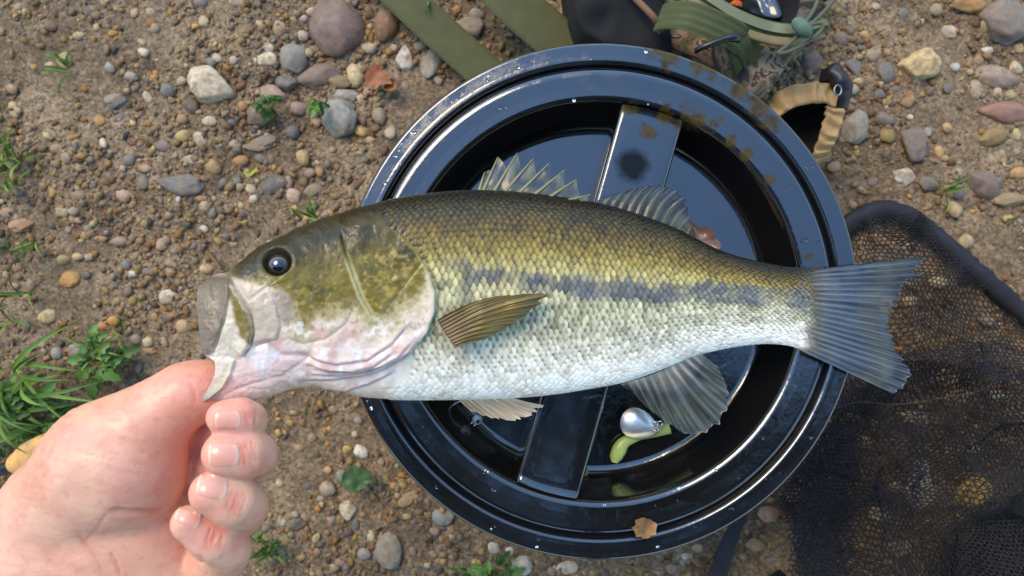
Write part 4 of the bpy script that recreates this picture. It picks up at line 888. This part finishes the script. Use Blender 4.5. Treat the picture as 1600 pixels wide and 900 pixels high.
leaf([(903, 735), (910, 729), (919, 731), (921, 739), (912, 743), (904, 741)], FZ + .003, .001, mat('yellow_leaf', .5, .4, lin((170, 132, 50)), nvar=.3, nscale=200), 'leaf_scrap', 'tiny yellow leaf scrap in the lid hollow next to the crossbar', 'leaf', seed=5)
grn = mat('dark_leaf', .5, .4, lin((58, 84, 48)), nvar=.35, nscale=80, bump=.4, bscale=120)
leaf([(538, 738), (552, 728), (566, 732), (580, 748), (570, 762), (552, 768), (540, 762), (532, 750)], GZ + .014, .003, grn, 'fallen_leaf', 'dark green leaf lying on the dirt beside a pale stone', 'leaf', seed=8)
leaf([(383, 270), (392, 265), (402, 263), (396, 272), (386, 276)], GZ + .012, .001, mat('lime_leaf', .5, .4, lin((150, 150, 52))), 'leaf_scrap', 'narrow lime green leaf sliver lying among pebbles', 'leaf', seed=9)
leaf([(575, 105), (590, 100), (603, 112), (612, 128), (598, 134), (580, 138), (570, 124)], GZ + .014, .003, mat('rust_leaf', .55, .4, lin((138, 84, 48)), nvar=.4, nscale=120, bump=.5), 'fallen_leaf', 'crumpled rust brown leaf beside the cream egg shaped pebble', 'leaf', seed=10)
leaf([(598, 130), (612, 122), (622, 130), (616, 140), (602, 142)], GZ + .012, .002, bpy.data.materials['rust_leaf'], 'leaf_scrap', 'small rust brown leaf scrap near the cream white oval pebble', 'leaf', seed=11)
# twigs
tw = mat('twig_bark', .8, .3, lin((118, 88, 58)), nvar=.3, nscale=90)
for pts, r, lab in (([(195, 288), (215, 305), (240, 318), (256, 322)], .0010, 'thin straw coloured curved twig on the dirt'),
                    ([(322, 392), (334, 405), (345, 420)], .0022, 'short brown twig by the snout of the bass'),
                    ([(40, 610), (55, 640), (75, 680)], .0012, 'dry stalk crossing the tall grass'),
                    ([(960, 880), (990, 886), (1040, 893)], .0012, 'thin reddish stem under the lower lid rim')):
    V, Fc = tube(spline([P(a, b, float(gh(*P(a, b, GZ)[:2])) + .006)[:] for a, b in pts], 16), np.linspace(r, r * .6, 16), 7); tag(make('twig', V, Fc, tw), lab, 'twig')

# ------------------------------------------------------------ grass tufts and weeds
grass_m = mat('grass', .5, .4, attr=True, nvar=.15, nscale=60, sss=.0)
def blade_mesh(m, base, d, L_, wd, lift, c, droop=.6):
    n = 9; t = np.linspace(0, 1, n); d = np.array([math.cos(d), math.sin(d)]); s = np.array([-d[1], d[0]])
    x = base[0] + d[0] * L_ * t; y = base[1] + d[1] * L_ * t; z = base[2] + lift * np.sin(np.pi * np.minimum(t * droop + .08, 1)) ; k = random.uniform(-.25, .25) * L_ * t ** 2
    x = x + s[0] * k; y = y + s[1] * k; w_ = wd * (1 - t ** 2.2) * np.minimum(1, .5 + t * 3) * .5 + 1e-5
    V = []
    for i in range(n):
        V += [(x[i] + s[0] * w_[i], y[i] + s[1] * w_[i], z[i] + .0006), (x[i], y[i], z[i] - .0006), (x[i] - s[0] * w_[i], y[i] - s[1] * w_[i], z[i] + .0006)]
    m.add(V, [tuple(f) for f in grid_faces(n, 3)], c)
def tuft(px, py, n, L_, wd, lab, spread=12, dirs=None, cl=((88, 120, 42), (110, 138, 56), (70, 98, 36)), lift=.03):
    root = empty('grass_tuft', lab, 'grass', 'green plants on the dirt')
    for k in range(n):
        m = MB(); q = P(px + random.gauss(0, spread), py + random.gauss(0, spread), GZ); z = float(gh(q.x, q.y))
        d = random.uniform(0, 6.283) if dirs is None else R(random.uniform(*dirs))
        blade_mesh(m, (q.x, q.y, z), d, L_ * random.uniform(.5, 1.15), wd * random.uniform(.7, 1.2), lift * random.uniform(.4, 1.2), lin(random.choice(cl)) * random.uniform(.75, 1.1))
        m.build('blade', grass_m, root)
def weed(px, py, n, L_, lab, rr, cl=((78, 112, 44), (92, 124, 50), (60, 90, 34))):
    root = empty('weed', lab, 'plant', 'green plants on the dirt')
    q = P(px, py, GZ); z0 = float(gh(q.x, q.y))
    for k in range(n):
        a = random.uniform(0, 6.283); d = random.uniform(.15, 1) * rr; c = (q.x + d * math.cos(a), q.y + d * math.sin(a)); zt = z0 + random.uniform(.008, .03)
        m = MB(); V, Fc = tube(spline([(q.x, q.y, z0), ((q.x + c[0]) / 2, (q.y + c[1]) / 2, zt), (c[0], c[1], zt)], 6), .0006, 5); m.add(V, Fc, lin((90, 120, 50)))
        colr = lin(random.choice(cl)) * random.uniform(.75, 1.1)
        for j in range(3):     # a leaf of three lobes
            b = a + (j - 1) * .9 + random.uniform(-.2, .2); l = L_ * random.uniform(.45, 1.0) * (1 if j == 1 else .7); V = []
            for i in range(7):
                t = i / 6; wd = l * .22 * math.sin(math.pi * (t * .92 + .06)) ** .8 * (1 + .55 * (i % 2))
                X_, Y_ = c[0] + l * t * math.cos(b), c[1] + l * t * math.sin(b); z = zt + .004 * math.sin(2.4 * t) - .006 * t * t
                V += [(X_ - wd * math.sin(b), Y_ + wd * math.cos(b), z + .0022), (X_, Y_, z), (X_ + wd * math.sin(b), Y_ - wd * math.cos(b), z + .0022)]
            m.add(V, [tuple(f) for f in grid_faces(7, 3)], colr)
        m.build('leaf', grass_m, root)
tuft(18, 625, 34, .075, .0050, 'tall bright green grass tuft beside the wrist', 26, None, lift=.06)
tuft(40, 590, 12, .085, .0050, 'long arching grass blades reaching toward the thumb', 14, (-40, 40), lift=.05)
weed(45, 660, 16, .022, 'leafy green weed among the tall grass beside the wrist', .035)
weed(95, 650, 8, .020, 'leafy weed touching the back of the thumb', .022)
weed(168, 562, 13, .020, 'low weed with small lobed leaves beyond the thumb', .020)
tuft(165, 545, 9, .030, .0030, 'short grass sprig growing out of the lobed weed', 6)
tuft(22, 252, 20, .034, .0030, 'small bright grass tuft alone at the dirt edge', 12)
tuft(5, 275, 12, .030, .0030, 'bright grass clump just beside the small grass tuft', 8)
tuft(55, 385, 7, .022, .0024, 'thin grass sprig beside an orange stone', 5)
tuft(8, 392, 6, .022, .0026, 'tiny grass sprig next to tan pebbles', 4)
tuft(42, 460, 7, .026, .0026, 'upright grass sprig on dark soil', 5)
tuft(18, 505, 9, .032, .0026, 'loose grass sprig over an orange leaf', 8)
tuft(190, 515, 5, .024, .0024, 'slender grass stem near the mouth of the bass', 4)
weed(432, 178, 6, .012, 'tiny clover like weed among pebbles', .012)
weed(508, 165, 4, .014, 'small two leaf weed beside the pale blue grey stone', .008)
tuft(428, 848, 8, .022, .0032, 'small grass sprig by the little finger', 5)
weed(430, 840, 5, .012, 'little green weed by the curled fingers', .009)
weed(770, 888, 8, .018, 'green weed under the lower lid rim', .016)
tuft(740, 893, 6, .030, .0034, 'few grass blades under the lower lid rim', 6, (150, 230))
tuft(1470, 298, 8, .020, .0022, 'small grass sprig between stones near the net hoop', 5)
tuft(680, 4, 8, .022, .0030, 'green grass sprig beside the olive strap', 6)
tuft(490, 340, 7, .022, .0028, 'grass sprig peeping out behind the head of the bass', 5)
tuft(110, 110, 6, .020, .0030, 'faint pale grass sprig on bare soil', 6)

# grip lying in the grass, partly under the wrist
grip = empty('rod_grip', 'tan rounded grip with a black end lying in the grass', 'grip')
gz = GZ + .03
V, Fc = tube(spline([P(20, 728, gz)[:], P(34, 720, gz + .002)[:], P(60, 703, gz + .003)[:], P(110, 682, gz)[:], P(150, 668, gz - .006)[:]], 24), np.interp(np.linspace(0, 1, 24), [0, .06, .25, .6, 1], [.007, .0095, .0115, .0110, .009]), 20)
make('handle', V, Fc, mat('cork', .7, .35, lin((206, 160, 98)), nvar=.3, nscale=140, bump=.4, bscale=250), grip)
V, Fc = tube(spline([P(-30, 748, gz - .004)[:], P(0, 735, gz)[:], P(22, 727, gz)[:]], 14), np.linspace(.004, .0058, 14), 14); make('ferrule', V, Fc, mat('black_rubber', .4, .5, (.012, .012, .012)), grip)

# ------------------------------------------------------------ bag with straps
def fabric(name, c, c2=None, scale=900, rough=.8):
    return mat(name, rough, .25, lin(c), nvar=.18, nscale=60, bump=.5, bscale=scale)
olive = fabric('olive_webbing', (80, 80, 52)); olive2 = fabric('green_webbing', (68, 74, 48)); blackf = fabric('black_fabric', (30, 30, 32))
def camo():
    m = bpy.data.materials.new('camouflage_cloth'); m.use_nodes = True; t = m.node_tree; L = t.links; N = t.nodes; b = N['Principled BSDF']; b.inputs['Roughness'].default_value = .85
    g = N.new('ShaderNodeTexCoord'); n = N.new('ShaderNodeTexNoise'); n.inputs['Scale'].default_value = 42; n.inputs['Detail'].default_value = 4; n.inputs['Distortion'].default_value = .8
    L.new(g.outputs['Object'], n.inputs['Vector']); cr = N.new('ShaderNodeValToRGB'); cr.color_ramp.interpolation = 'CONSTANT'; e = cr.color_ramp.elements
    e[0].position = 0; e[0].color = (*lin((52, 46, 40)), 1); e[1].position = .43; e[1].color = (*lin((86, 82, 58)), 1)
    for p, c in ((.49, (126, 100, 86)), (.54, (50, 44, 44)), (.58, (138, 120, 100)), (.64, (66, 70, 46))): k = e.new(p); k.color = (*lin(c), 1)
    L.new(n.outputs['Fac'], cr.inputs[0]); L.new(cr.outputs[0], b.inputs['Base Color'])
    n2 = N.new('ShaderNodeTexNoise'); n2.inputs['Scale'].default_value = 900; L.new(g.outputs['Object'], n2.inputs['Vector']); bp = N.new('ShaderNodeBump'); bp.inputs['Strength'].default_value = .5; bp.inputs['Distance'].default_value = .001
    L.new(n2.outputs['Fac'], bp.inputs['Height']); L.new(bp.outputs[0], b.inputs['Normal']); return m
camom = camo()
bag = empty('bag', 'camouflage and olive shoulder bag with an open zip beside the bucket', 'bag')
def pouch(name, poly, zt, zb, mtl, bulge=.02, wr=.006, seed=0, hollow=0):
    """soft pouch standing on the ground: outline at the top, rounded shoulder, walls down to zb"""
    o_ = spline(list(poly) + [poly[0]], 121)[:-1]; ctr = o_.mean(0); V = []; rings = []
    for i in range(14): rings.append((.03 + .97 * math.sin(i / 13 * math.pi / 2 * .999), zt + (bulge if not hollow else -hollow) * math.cos(i / 13 * math.pi / 2) ** 1.3))
    for i in range(1, 9): rings.append((1 + .05 * math.sin(i / 8 * math.pi), zt + (zb - zt) * i / 8))
    for s, z in rings:
        for p in o_:
            q = ctr + (p - ctr) * s; v = np.array(P(q[0], q[1], zt)); v[2] = z
            w_ = wr * fbm(v * 26, seed, 3) * (1.6 if s > .5 else 1); d = (p - ctr) / np.linalg.norm(p - ctr)
            v[2] += w_ * (z > zb + .002); v[0] += d[0] * w_ * .8; v[1] -= d[1] * w_ * .8; V.append(v)
    return make(name, V, grid_faces(len(rings), 120, False, True), mtl, bag)
pouch('main_pocket', [(1010, -150), (1270, -150), (1290, -40), (1262, 36), (1232, 78), (1200, 128), (1165, 128), (1090, 92), (1030, 40)], -.172, GZ - .002, camom, .010, .009, 3)
pouch('side_panel', [(880, -140), (1010, -140), (1040, 20), (1040, 82), (985, 82), (940, 64), (900, 20)], -.150, GZ - .002, blackf, .015, .006, 5)
# open mouth of the pocket behind the zip: dark hollow, with things in it
pouch('pocket_mouth', [(1110, -110), (1235, -110), (1252, -20), (1240, 32), (1205, 30), (1160, 12), (1118, -12)], -.114, -.17, blackf, .012, .002, 7, .045)
zp = spline([P(1080, -22, -.112)[:], P(1105, -4, -.110)[:], P(1150, 24, -.109)[:], P(1200, 43, -.109)[:], P(1246, 47, -.110)[:], P(1290, 36, -.135)[:]], 90)
V, Fc = ribbon(zp, .0105, .0014); make('zip_tape', V, Fc, fabric('tape_green', (70, 74, 50)), bag)
V, Fc = ribbon(zp + np.array([-.002, -.0085, .000]), .0065, .003); make('zip_piping', V, Fc, fabric('piping_tan', (118, 108, 78)), bag)
zt = MB(); T = np.gradient(zp, axis=0); T /= np.linalg.norm(T, axis=1)[:, None]; zd = spline(zp, 150); Td = np.gradient(zd, axis=0); Td /= np.linalg.norm(Td, axis=1)[:, None]
bxv = np.array([(a, b, c) for a in (-1, 1) for b in (-1, 1) for c in (-1, 1)], float); bxf = [(0, 1, 3, 2), (4, 6, 7, 5), (0, 4, 5, 1), (2, 3, 7, 6), (0, 2, 6, 4), (1, 5, 7, 3)]
for k in range(0, 150):
    s = np.cross(Td[k], (0, 0, 1)); c = zd[k] + (0, 0, .0016); zt.add(c + bxv[:, :1] * Td[k] * .0008 + bxv[:, 1:2] * s * .0034 + bxv[:, 2:] * np.array([0, 0, .0016]), bxf)
zt.build('zip_teeth', mat('zip_metal', .4, .5, lin((104, 108, 78)), metal=.2), bag, 'stuff', False)
pouch('front_panel', [(1128, 50), (1180, 56), (1250, 58), (1244, 82), (1200, 140), (1165, 150), (1140, 100)], -.140, GZ - .002, camom, .010, .006, 17)
# webbing loop, folded
wl = spline([P(1030, 28, -.125)[:], P(1048, 24, -.112)[:], P(1078, 26, -.100)[:], P(1112, 38, -.098)[:], P(1146, 54, -.102)[:], P(1164, 70, -.112)[:], P(1168, 92, -.140)[:]], 60)
V, Fc = ribbon(wl, np.full(60, .0225), .0022, None, 14); V = np.array(V)
V[:, 2] += .0007 * np.sign(np.sin(np.repeat(np.arange(60), 28) * 0 + np.tile(np.arange(28), 60) * 1.9)); make('webbing_loop', V, Fc, olive2, bag)
V, Fc = ribbon(spline([P(1150, 62, -.104)[:], P(1158, 84, -.112)[:], P(1160, 104, -.13)[:], P(1152, 116, -.16)[:]], 30), .020, .002, (0.2, -.3, 1), 8); make('webbing_tail', V, Fc, olive2, bag)
V, Fc = ribbon(spline([P(1172, 60, -.118)[:], P(1178, 90, -.128)[:], P(1174, 124, -.15)[:]], 30), .012, .002, (0.2, -.3, 1), 8); make('webbing_end', V, Fc, olive, bag)
V, Fc = tube(spline([P(1086, 80, -.10)[:], P(1100, 73, -.094)[:], P(1130, 62, -.092)[:], P(1146, 59, -.092)[:], P(1155, 62, -.094)[:]], 24), np.interp(np.linspace(0, 1, 24), [0, .7, .85, 1], [.0020, .0026, .0034, .0026]), 12); make('hook', V, Fc, mat('black_hook', .25, .5, (.012, .012, .014)), bag)
cord = fabric('cord', (84, 88, 74)); 
for pts in ([(1214, 84), (1236, 66), (1262, 42), (1282, 36), (1284, 46), (1262, 66), (1234, 80), (1216, 84)], [(1246, 46), (1268, 22), (1278, -10), (1262, -40)], [(1250, 50), (1276, 30), (1300, 4), (1320, -20)]):
    V, Fc = tube(spline([P(a, b, -.098)[:] for a, b in pts], 40), .0014, 8); make('cord', V, Fc, cord, bag)
V, Fc = tube(spline([P(1242, 32, -.096)[:], P(1254, 44, -.092)[:], P(1264, 54, -.096)[:]], 10), [.003, .0045, .005, .005, .0055, .0055, .005, .005, .004, .003], 10); make('cord_knot', V, Fc, fabric('knot', (84, 106, 92)), bag)
V, Fc = tube(spline([P(975, -20, -.13)[:], P(1000, 5, -.126)[:], P(1022, 28, -.124)[:], P(1032, 48, -.135)[:]], 20), .0026, 10); make('edge_trim', V, Fc, fabric('trim', (112, 86, 66)), bag)
# two straps running down to the ground
V, Fc = ribbon(spline([P(570, -60, GZ + .02)[:], P(622, -12, GZ + .024)[:], P(685, 48, GZ + .022)[:], P(752, 108, GZ + .02)[:], P(840, 190, GZ + .016)[:]], 60), np.full(60, .0335), .002, (.05, .05, 1), 10); V = np.array(V) + (0, 0, 0); make('strap', V, Fc, olive, bag)
V, Fc = ribbon(spline([P(735, -80, GZ + .05)[:], P(790, -10, GZ + .055)[:], P(868, 60, GZ + .05)[:], P(950, 130, GZ + .04)[:]], 50), np.full(50, .040), .002, (.06, .1, 1), 10); make('strap', V, Fc, olive, bag)
o = pouch('t', [(1132, 4), (1150, -8), (1166, 2), (1160, 18), (1142, 20)], -.138, -.165, mat('orange_plastic', .4, .5, lin((186, 88, 34)), nvar=.3, nscale=50), .003, .006, 11); o.name = 'wrapper'; o.parent = None; tag(o, 'bright orange wrapper inside the open bag pocket', 'wrapper')
o = pouch('t', [(1182, -20), (1204, -24), (1222, -4), (1218, 22), (1196, 24), (1184, 4)], -.134, -.165, mat('grey_plastic', .2, .5, lin((56, 68, 78)), nvar=.6, nscale=40, coat=.6), .004, .022, 13); o.name = 'plastic_wrap'; o.parent = None; tag(o, 'crumpled blue grey plastic inside the open bag pocket', 'wrapper')

# tan cloth loop with a black end
loop = empty('cloth_loop', 'tan cloth covered loop with a black end beside the lid', 'strap')
tan = fabric('tan_cloth', (160, 132, 90)); tl = -.15
def soft_tube(name, pts, r, m_, flat=.8, seed=0):
    c = spline([P(a, b, z)[:] for a, b, z in pts], 60); V, Fc = tube(c, np.full(60, r), 24, flat); V = np.array(V); cc = np.vstack([np.repeat(c, 24, 0)])
    d = V - cc; V = cc + d * (1 + .9 * fbm(V * np.array([70, 70, 25]), seed, 3)[:, None]); return make(name, V, Fc, m_, loop)
def band(pts, wd, nrm, seed):
    c = spline([P(a, b, z)[:] for a, b, z in pts], 50); V, Fc = ribbon(c, np.full(50, wd), .0045, nrm, 16); V = np.array(V)
    V[:, 2] += .0045 * fbm(V * np.array([75, 75, 0]), seed, 3) + .0016 * np.sin(np.repeat(np.arange(50), 32) * .75 + 3 * noise(V * 60, seed)); V[:, :2] += (.0022 * noise(V * 90, seed + 3))[:, None]
    return make('cloth_band', V, Fc, tan, loop)
band([(1190, 186, tl - .02), (1214, 164, tl - .002), (1238, 150, tl + .004), (1268, 146, tl + .004), (1306, 149, tl + .002)], .0175, (0, .25, 1), 3)
band([(1305, 166, tl + .002), (1300, 192, tl), (1290, 222, tl - .004), (1280, 254, tl - .02)], .0150, (.2, 0, 1), 5)
soft_tube('end_piece', [(1284, 118, tl - .002), (1302, 118, tl + .004), (1314, 136, tl + .004), (1312, 160, tl), (1300, 180, tl - .006)], .0075, mat('black_end', .4, .5, (.014, .014, .018), bump=.3, bscale=150), .9, 7)
a = np.linspace(0, 6.283, 20); c = P(1309, 141, tl + .012); V, Fc = tube([(c.x + .0028 * math.cos(t), c.y + .0040 * math.sin(t), c.z) for t in a], .0007, 6, 1, False); make('ring', V, Fc, mat('dull_metal', .35, .5, (.25, .25, .26), metal=1), loop)
o_ = spline([(1215, 170), (1250, 150), (1296, 152), (1302, 180), (1284, 230), (1262, 262), (1225, 240), (1215, 170)], 61)[:-1]; ct = o_.mean(0); V = []
for i in range(8):
    t = (i + .02) / 7
    for p in o_: q = ct + (p - ct) * t; v = P(q[0], q[1], tl - .012); V.append((v.x, v.y, tl - .034 + .020 * t ** 3 + .003 * float(noise(np.array([q[0] / 14, q[1] / 14]), 2))))
for p in o_: v = P(p[0], p[1], tl - .012); V.append((v.x, v.y, GZ - .003))
make('black_lining', V, grid_faces(9, 60, False, True), fabric('lining', (18, 18, 20)), loop)

# ------------------------------------------------------------ landing net on the ground
net = empty('landing_net', 'black landing net with a dark padded hoop lying crumpled on the ground', 'fishing net')
netm = mat('net_cord', .55, .4, (.013, .013, .018)); hoopm = mat('hoop_sleeve', .65, .35, (.014, .014, .020), bump=.6, bscale=700, nvar=.4, nscale=80)
hp = [(1255, 480), (1300, 380), (1338, 342), (1385, 328), (1430, 345), (1480, 385), (1530, 428), (1590, 480), (1660, 560), (1720, 680), (1740, 820), (1700, 960), (1600, 1040), (1450, 1060), (1300, 1000), (1210, 900)]
hc = spline([P(a, b, GZ + .012)[:] for a, b in hp], 200); V, Fc = tube(hc, .0085, 14, .75); V = np.array(V); V += (.0012 * noise(V * 220, 5))[:, None]; make('hoop', V, Fc, hoopm, net)
def netting(name, poly, base, amp, cell, seed, comp, wire_r=.00058):
    w0, w1 = P(1080, 960, GZ), P(1760, 330, GZ); s3 = math.sqrt(3); E = []; pts = {}; L_ = []
    nx = int((w1.x - w0.x) / (cell * s3 / 1)) + 2; ny = int((w1.y - w0.y) / (cell * 1.5)) + 2
    def nid(x, y):
        k = (round(x * 1e5), round(y * 1e5))
        if k not in pts: pts[k] = len(L_); L_.append((x, y))
        return pts[k]
    for j in range(ny):
        for i in range(nx):
            cx = w0.x + (i + .5 * (j % 2)) * cell * s3; cy = w0.y + j * cell * 1.5
            hx = [(cx + cell * math.sin(R(60 * k)), cy + cell * math.cos(R(60 * k))) for k in range(6)]
            for k in (0, 1, 2): E.append((hx[k], hx[k + 1]))
    A = np.array([e[0] for e in E]); B = np.array([e[1] for e in E])
    def warp(q):
        f = q * 9 + seed; g = q * 24 + seed * 2
        d1 = np.stack([fbm(f, seed, 2), fbm(f + 40, seed + 3, 2)], -1); d2 = np.stack([fbm(g, seed + 5, 2), fbm(g + 40, seed + 7, 2)], -1)
        ridge = (1 - np.abs(fbm(q * 7 + seed, seed + 11, 3)) * 3.2).clip(0, 1) ** 2
        xy = q + comp * d1 + comp * .35 * d2; z = gh(xy[:, 0], xy[:, 1]) + base + amp * ridge + amp * .5 * (1 + fbm(q * 16, seed + 13, 2))
        return np.c_[xy, z]
    A3, B3 = warp(A), warp(B); px, py = proj((A3 + B3) / 2); ok = poly_sd(px, py, poly) + 14 * noise(np.stack([px, py], -1) / 60, seed) < 0
    A3, B3 = A3[ok], B3[ok]; n = len(A3); T = B3 - A3; T /= np.linalg.norm(T, axis=1)[:, None] + 1e-9
    S = np.cross(T, (0, 0, 1.0)); S /= np.linalg.norm(S, axis=1)[:, None] + 1e-9; U = np.cross(S, T); V = []
    for e in (A3 - T * wire_r * .5, B3 + T * wire_r * .5):
        for a_ in (90, 210, 330): V.append(e + wire_r * (math.cos(R(a_)) * S + math.sin(R(a_)) * U))
    V = np.stack(V, 1).reshape(-1, 3); f = np.array([(0, 1, 4, 3), (1, 2, 5, 4), (2, 0, 3, 5)]); Fc = (f[None] + (np.arange(n) * 6)[:, None, None]).reshape(-1, 4)
    make(name, V, Fc, netm, net, None, True)
NP1 = [(1280, 420), (1345, 350), (1400, 345), (1450, 370), (1530, 445), (1610, 515), (1680, 640), (1720, 800), (1660, 960), (1240, 960), (1235, 820), (1225, 780), (1300, 640)]
netting('netting', NP1, .006, .026, .0026, 3, .030)
netting('netting', [(1290, 640), (1370, 610), (1460, 545), (1560, 560), (1700, 600), (1700, 960), (1240, 960), (1240, 780)], .012, .050, .0026, 15, .045)
netting('netting', [(1235, 760), (1300, 650), (1360, 640), (1330, 800), (1300, 960), (1240, 960)], .02, .03, .0023, 21, .03)
netting('netting', [(1470, 850), (1540, 800), (1700, 760), (1700, 960), (1440, 960)], .022, .034, .0023, 27, .03)
for k, bd in enumerate(([(1300, 600), (1360, 590), (1420, 555), (1500, 535), (1600, 545), (1700, 590), (1700, 640), (1590, 600), (1500, 590), (1430, 620), (1350, 655), (1290, 660)], [(1425, 640), (1445, 640), (1440, 800), (1420, 800)],
                          [(1340, 330), (1430, 340), (1540, 450), (1500, 450), (1440, 400), (1360, 365)], [(1245, 740), (1300, 660), (1345, 660), (1320, 760), (1330, 960), (1250, 960)], [(1480, 860), (1540, 790), (1700, 740), (1700, 960), (1460, 960)])):
    netting('netting', bd, .022, .045, .0018, 33 + k * 6, .020)
V, Fc = ribbon(spline([P(1160, 800, GZ + .03)[:], P(1138, 850, GZ + .026)[:], P(1120, 905, GZ + .02)[:], P(1112, 960, GZ + .015)[:]], 30), np.linspace(.010, .022, 30), .005, (.2, 0, 1), 8); make('cord_end', V, Fc, hoopm, net)
for pts in ([(1300, 640), (1345, 628), (1400, 632), (1470, 622), (1540, 606), (1600, 560)],):
    V, Fc = tube(spline([P(a, b, GZ + .06)[:] for a, b in pts], 60), .00014, 5); tag(make('fishing_line', V, Fc, mat('nylon', .3, .5, (.12, .12, .12))), 'thin loose fishing line lying over the black net', 'line')

# ------------------------------------------------------------ added tree that shades one side and darkens the lid's reflection (outside the frame)
def tree():
    root = empty('added_shade_tree', 'unseen leafy tree added to darken one side of the lid reflection', 'tree'); root.location = (.3, -3.4, GZ)
    bark = mat('bark', .85, .2, (.07, .055, .04), bump=.6, bscale=30); m = MB()
    V, Fc = tube(spline([(0, 0, -.05), (.05, .1, .9), (-.05, .35, 1.9), (0, .8, 2.8), (.1, 1.5, 3.5)], 24), np.linspace(.17, .06, 24), 12); m.add(V, Fc)
    for k in range(9):
        a = random.uniform(.2, 2.9); z = random.uniform(1.7, 3.0); e = (2.2 * math.cos(a), .6 + 2.0 * math.sin(a), z + random.uniform(.3, .9))
        V, Fc = tube(spline([(0, .5 + .2 * k / 9, z), (e[0] * .5, e[1] * .5 + .3, z + .35), e], 14), np.linspace(.05, .012, 14), 7); m.add(V, Fc)
    m.build('trunk', bark, root)
    n = 15000; cl = RNG.uniform((-3.0, -1.2, 1.9), (3.0, 3.05, 4.4), (130, 3)); c = cl[RNG.integers(0, 130, n)] + RNG.normal(0, .24, (n, 3)); c = c[c[:, 1] < 3.22]; n = len(c)
    a = RNG.uniform(0, 6.28, n); t = RNG.uniform(-.7, .7, (n, 2)); s = RNG.uniform(.05, .10, n)
    q = np.array([(-1, 0), (0, -.42), (1, 0), (0, .42)]); ca, sa = np.cos(a)[:, None], np.sin(a)[:, None]
    x = (q[:, 0] * ca - q[:, 1] * sa) * s[:, None]; y = (q[:, 0] * sa + q[:, 1] * ca) * s[:, None]; z = x * t[:, :1] + y * t[:, 1:]
    V = np.stack([x, y, z], -1) + c[:, None]; make('crown', V.reshape(-1, 3), np.arange(4 * n).reshape(n, 4), mat('tree_leaf', .5, .4, (.045, .075, .025), nvar=.3, nscale=3), root, None, False, 'stuff')
tree()
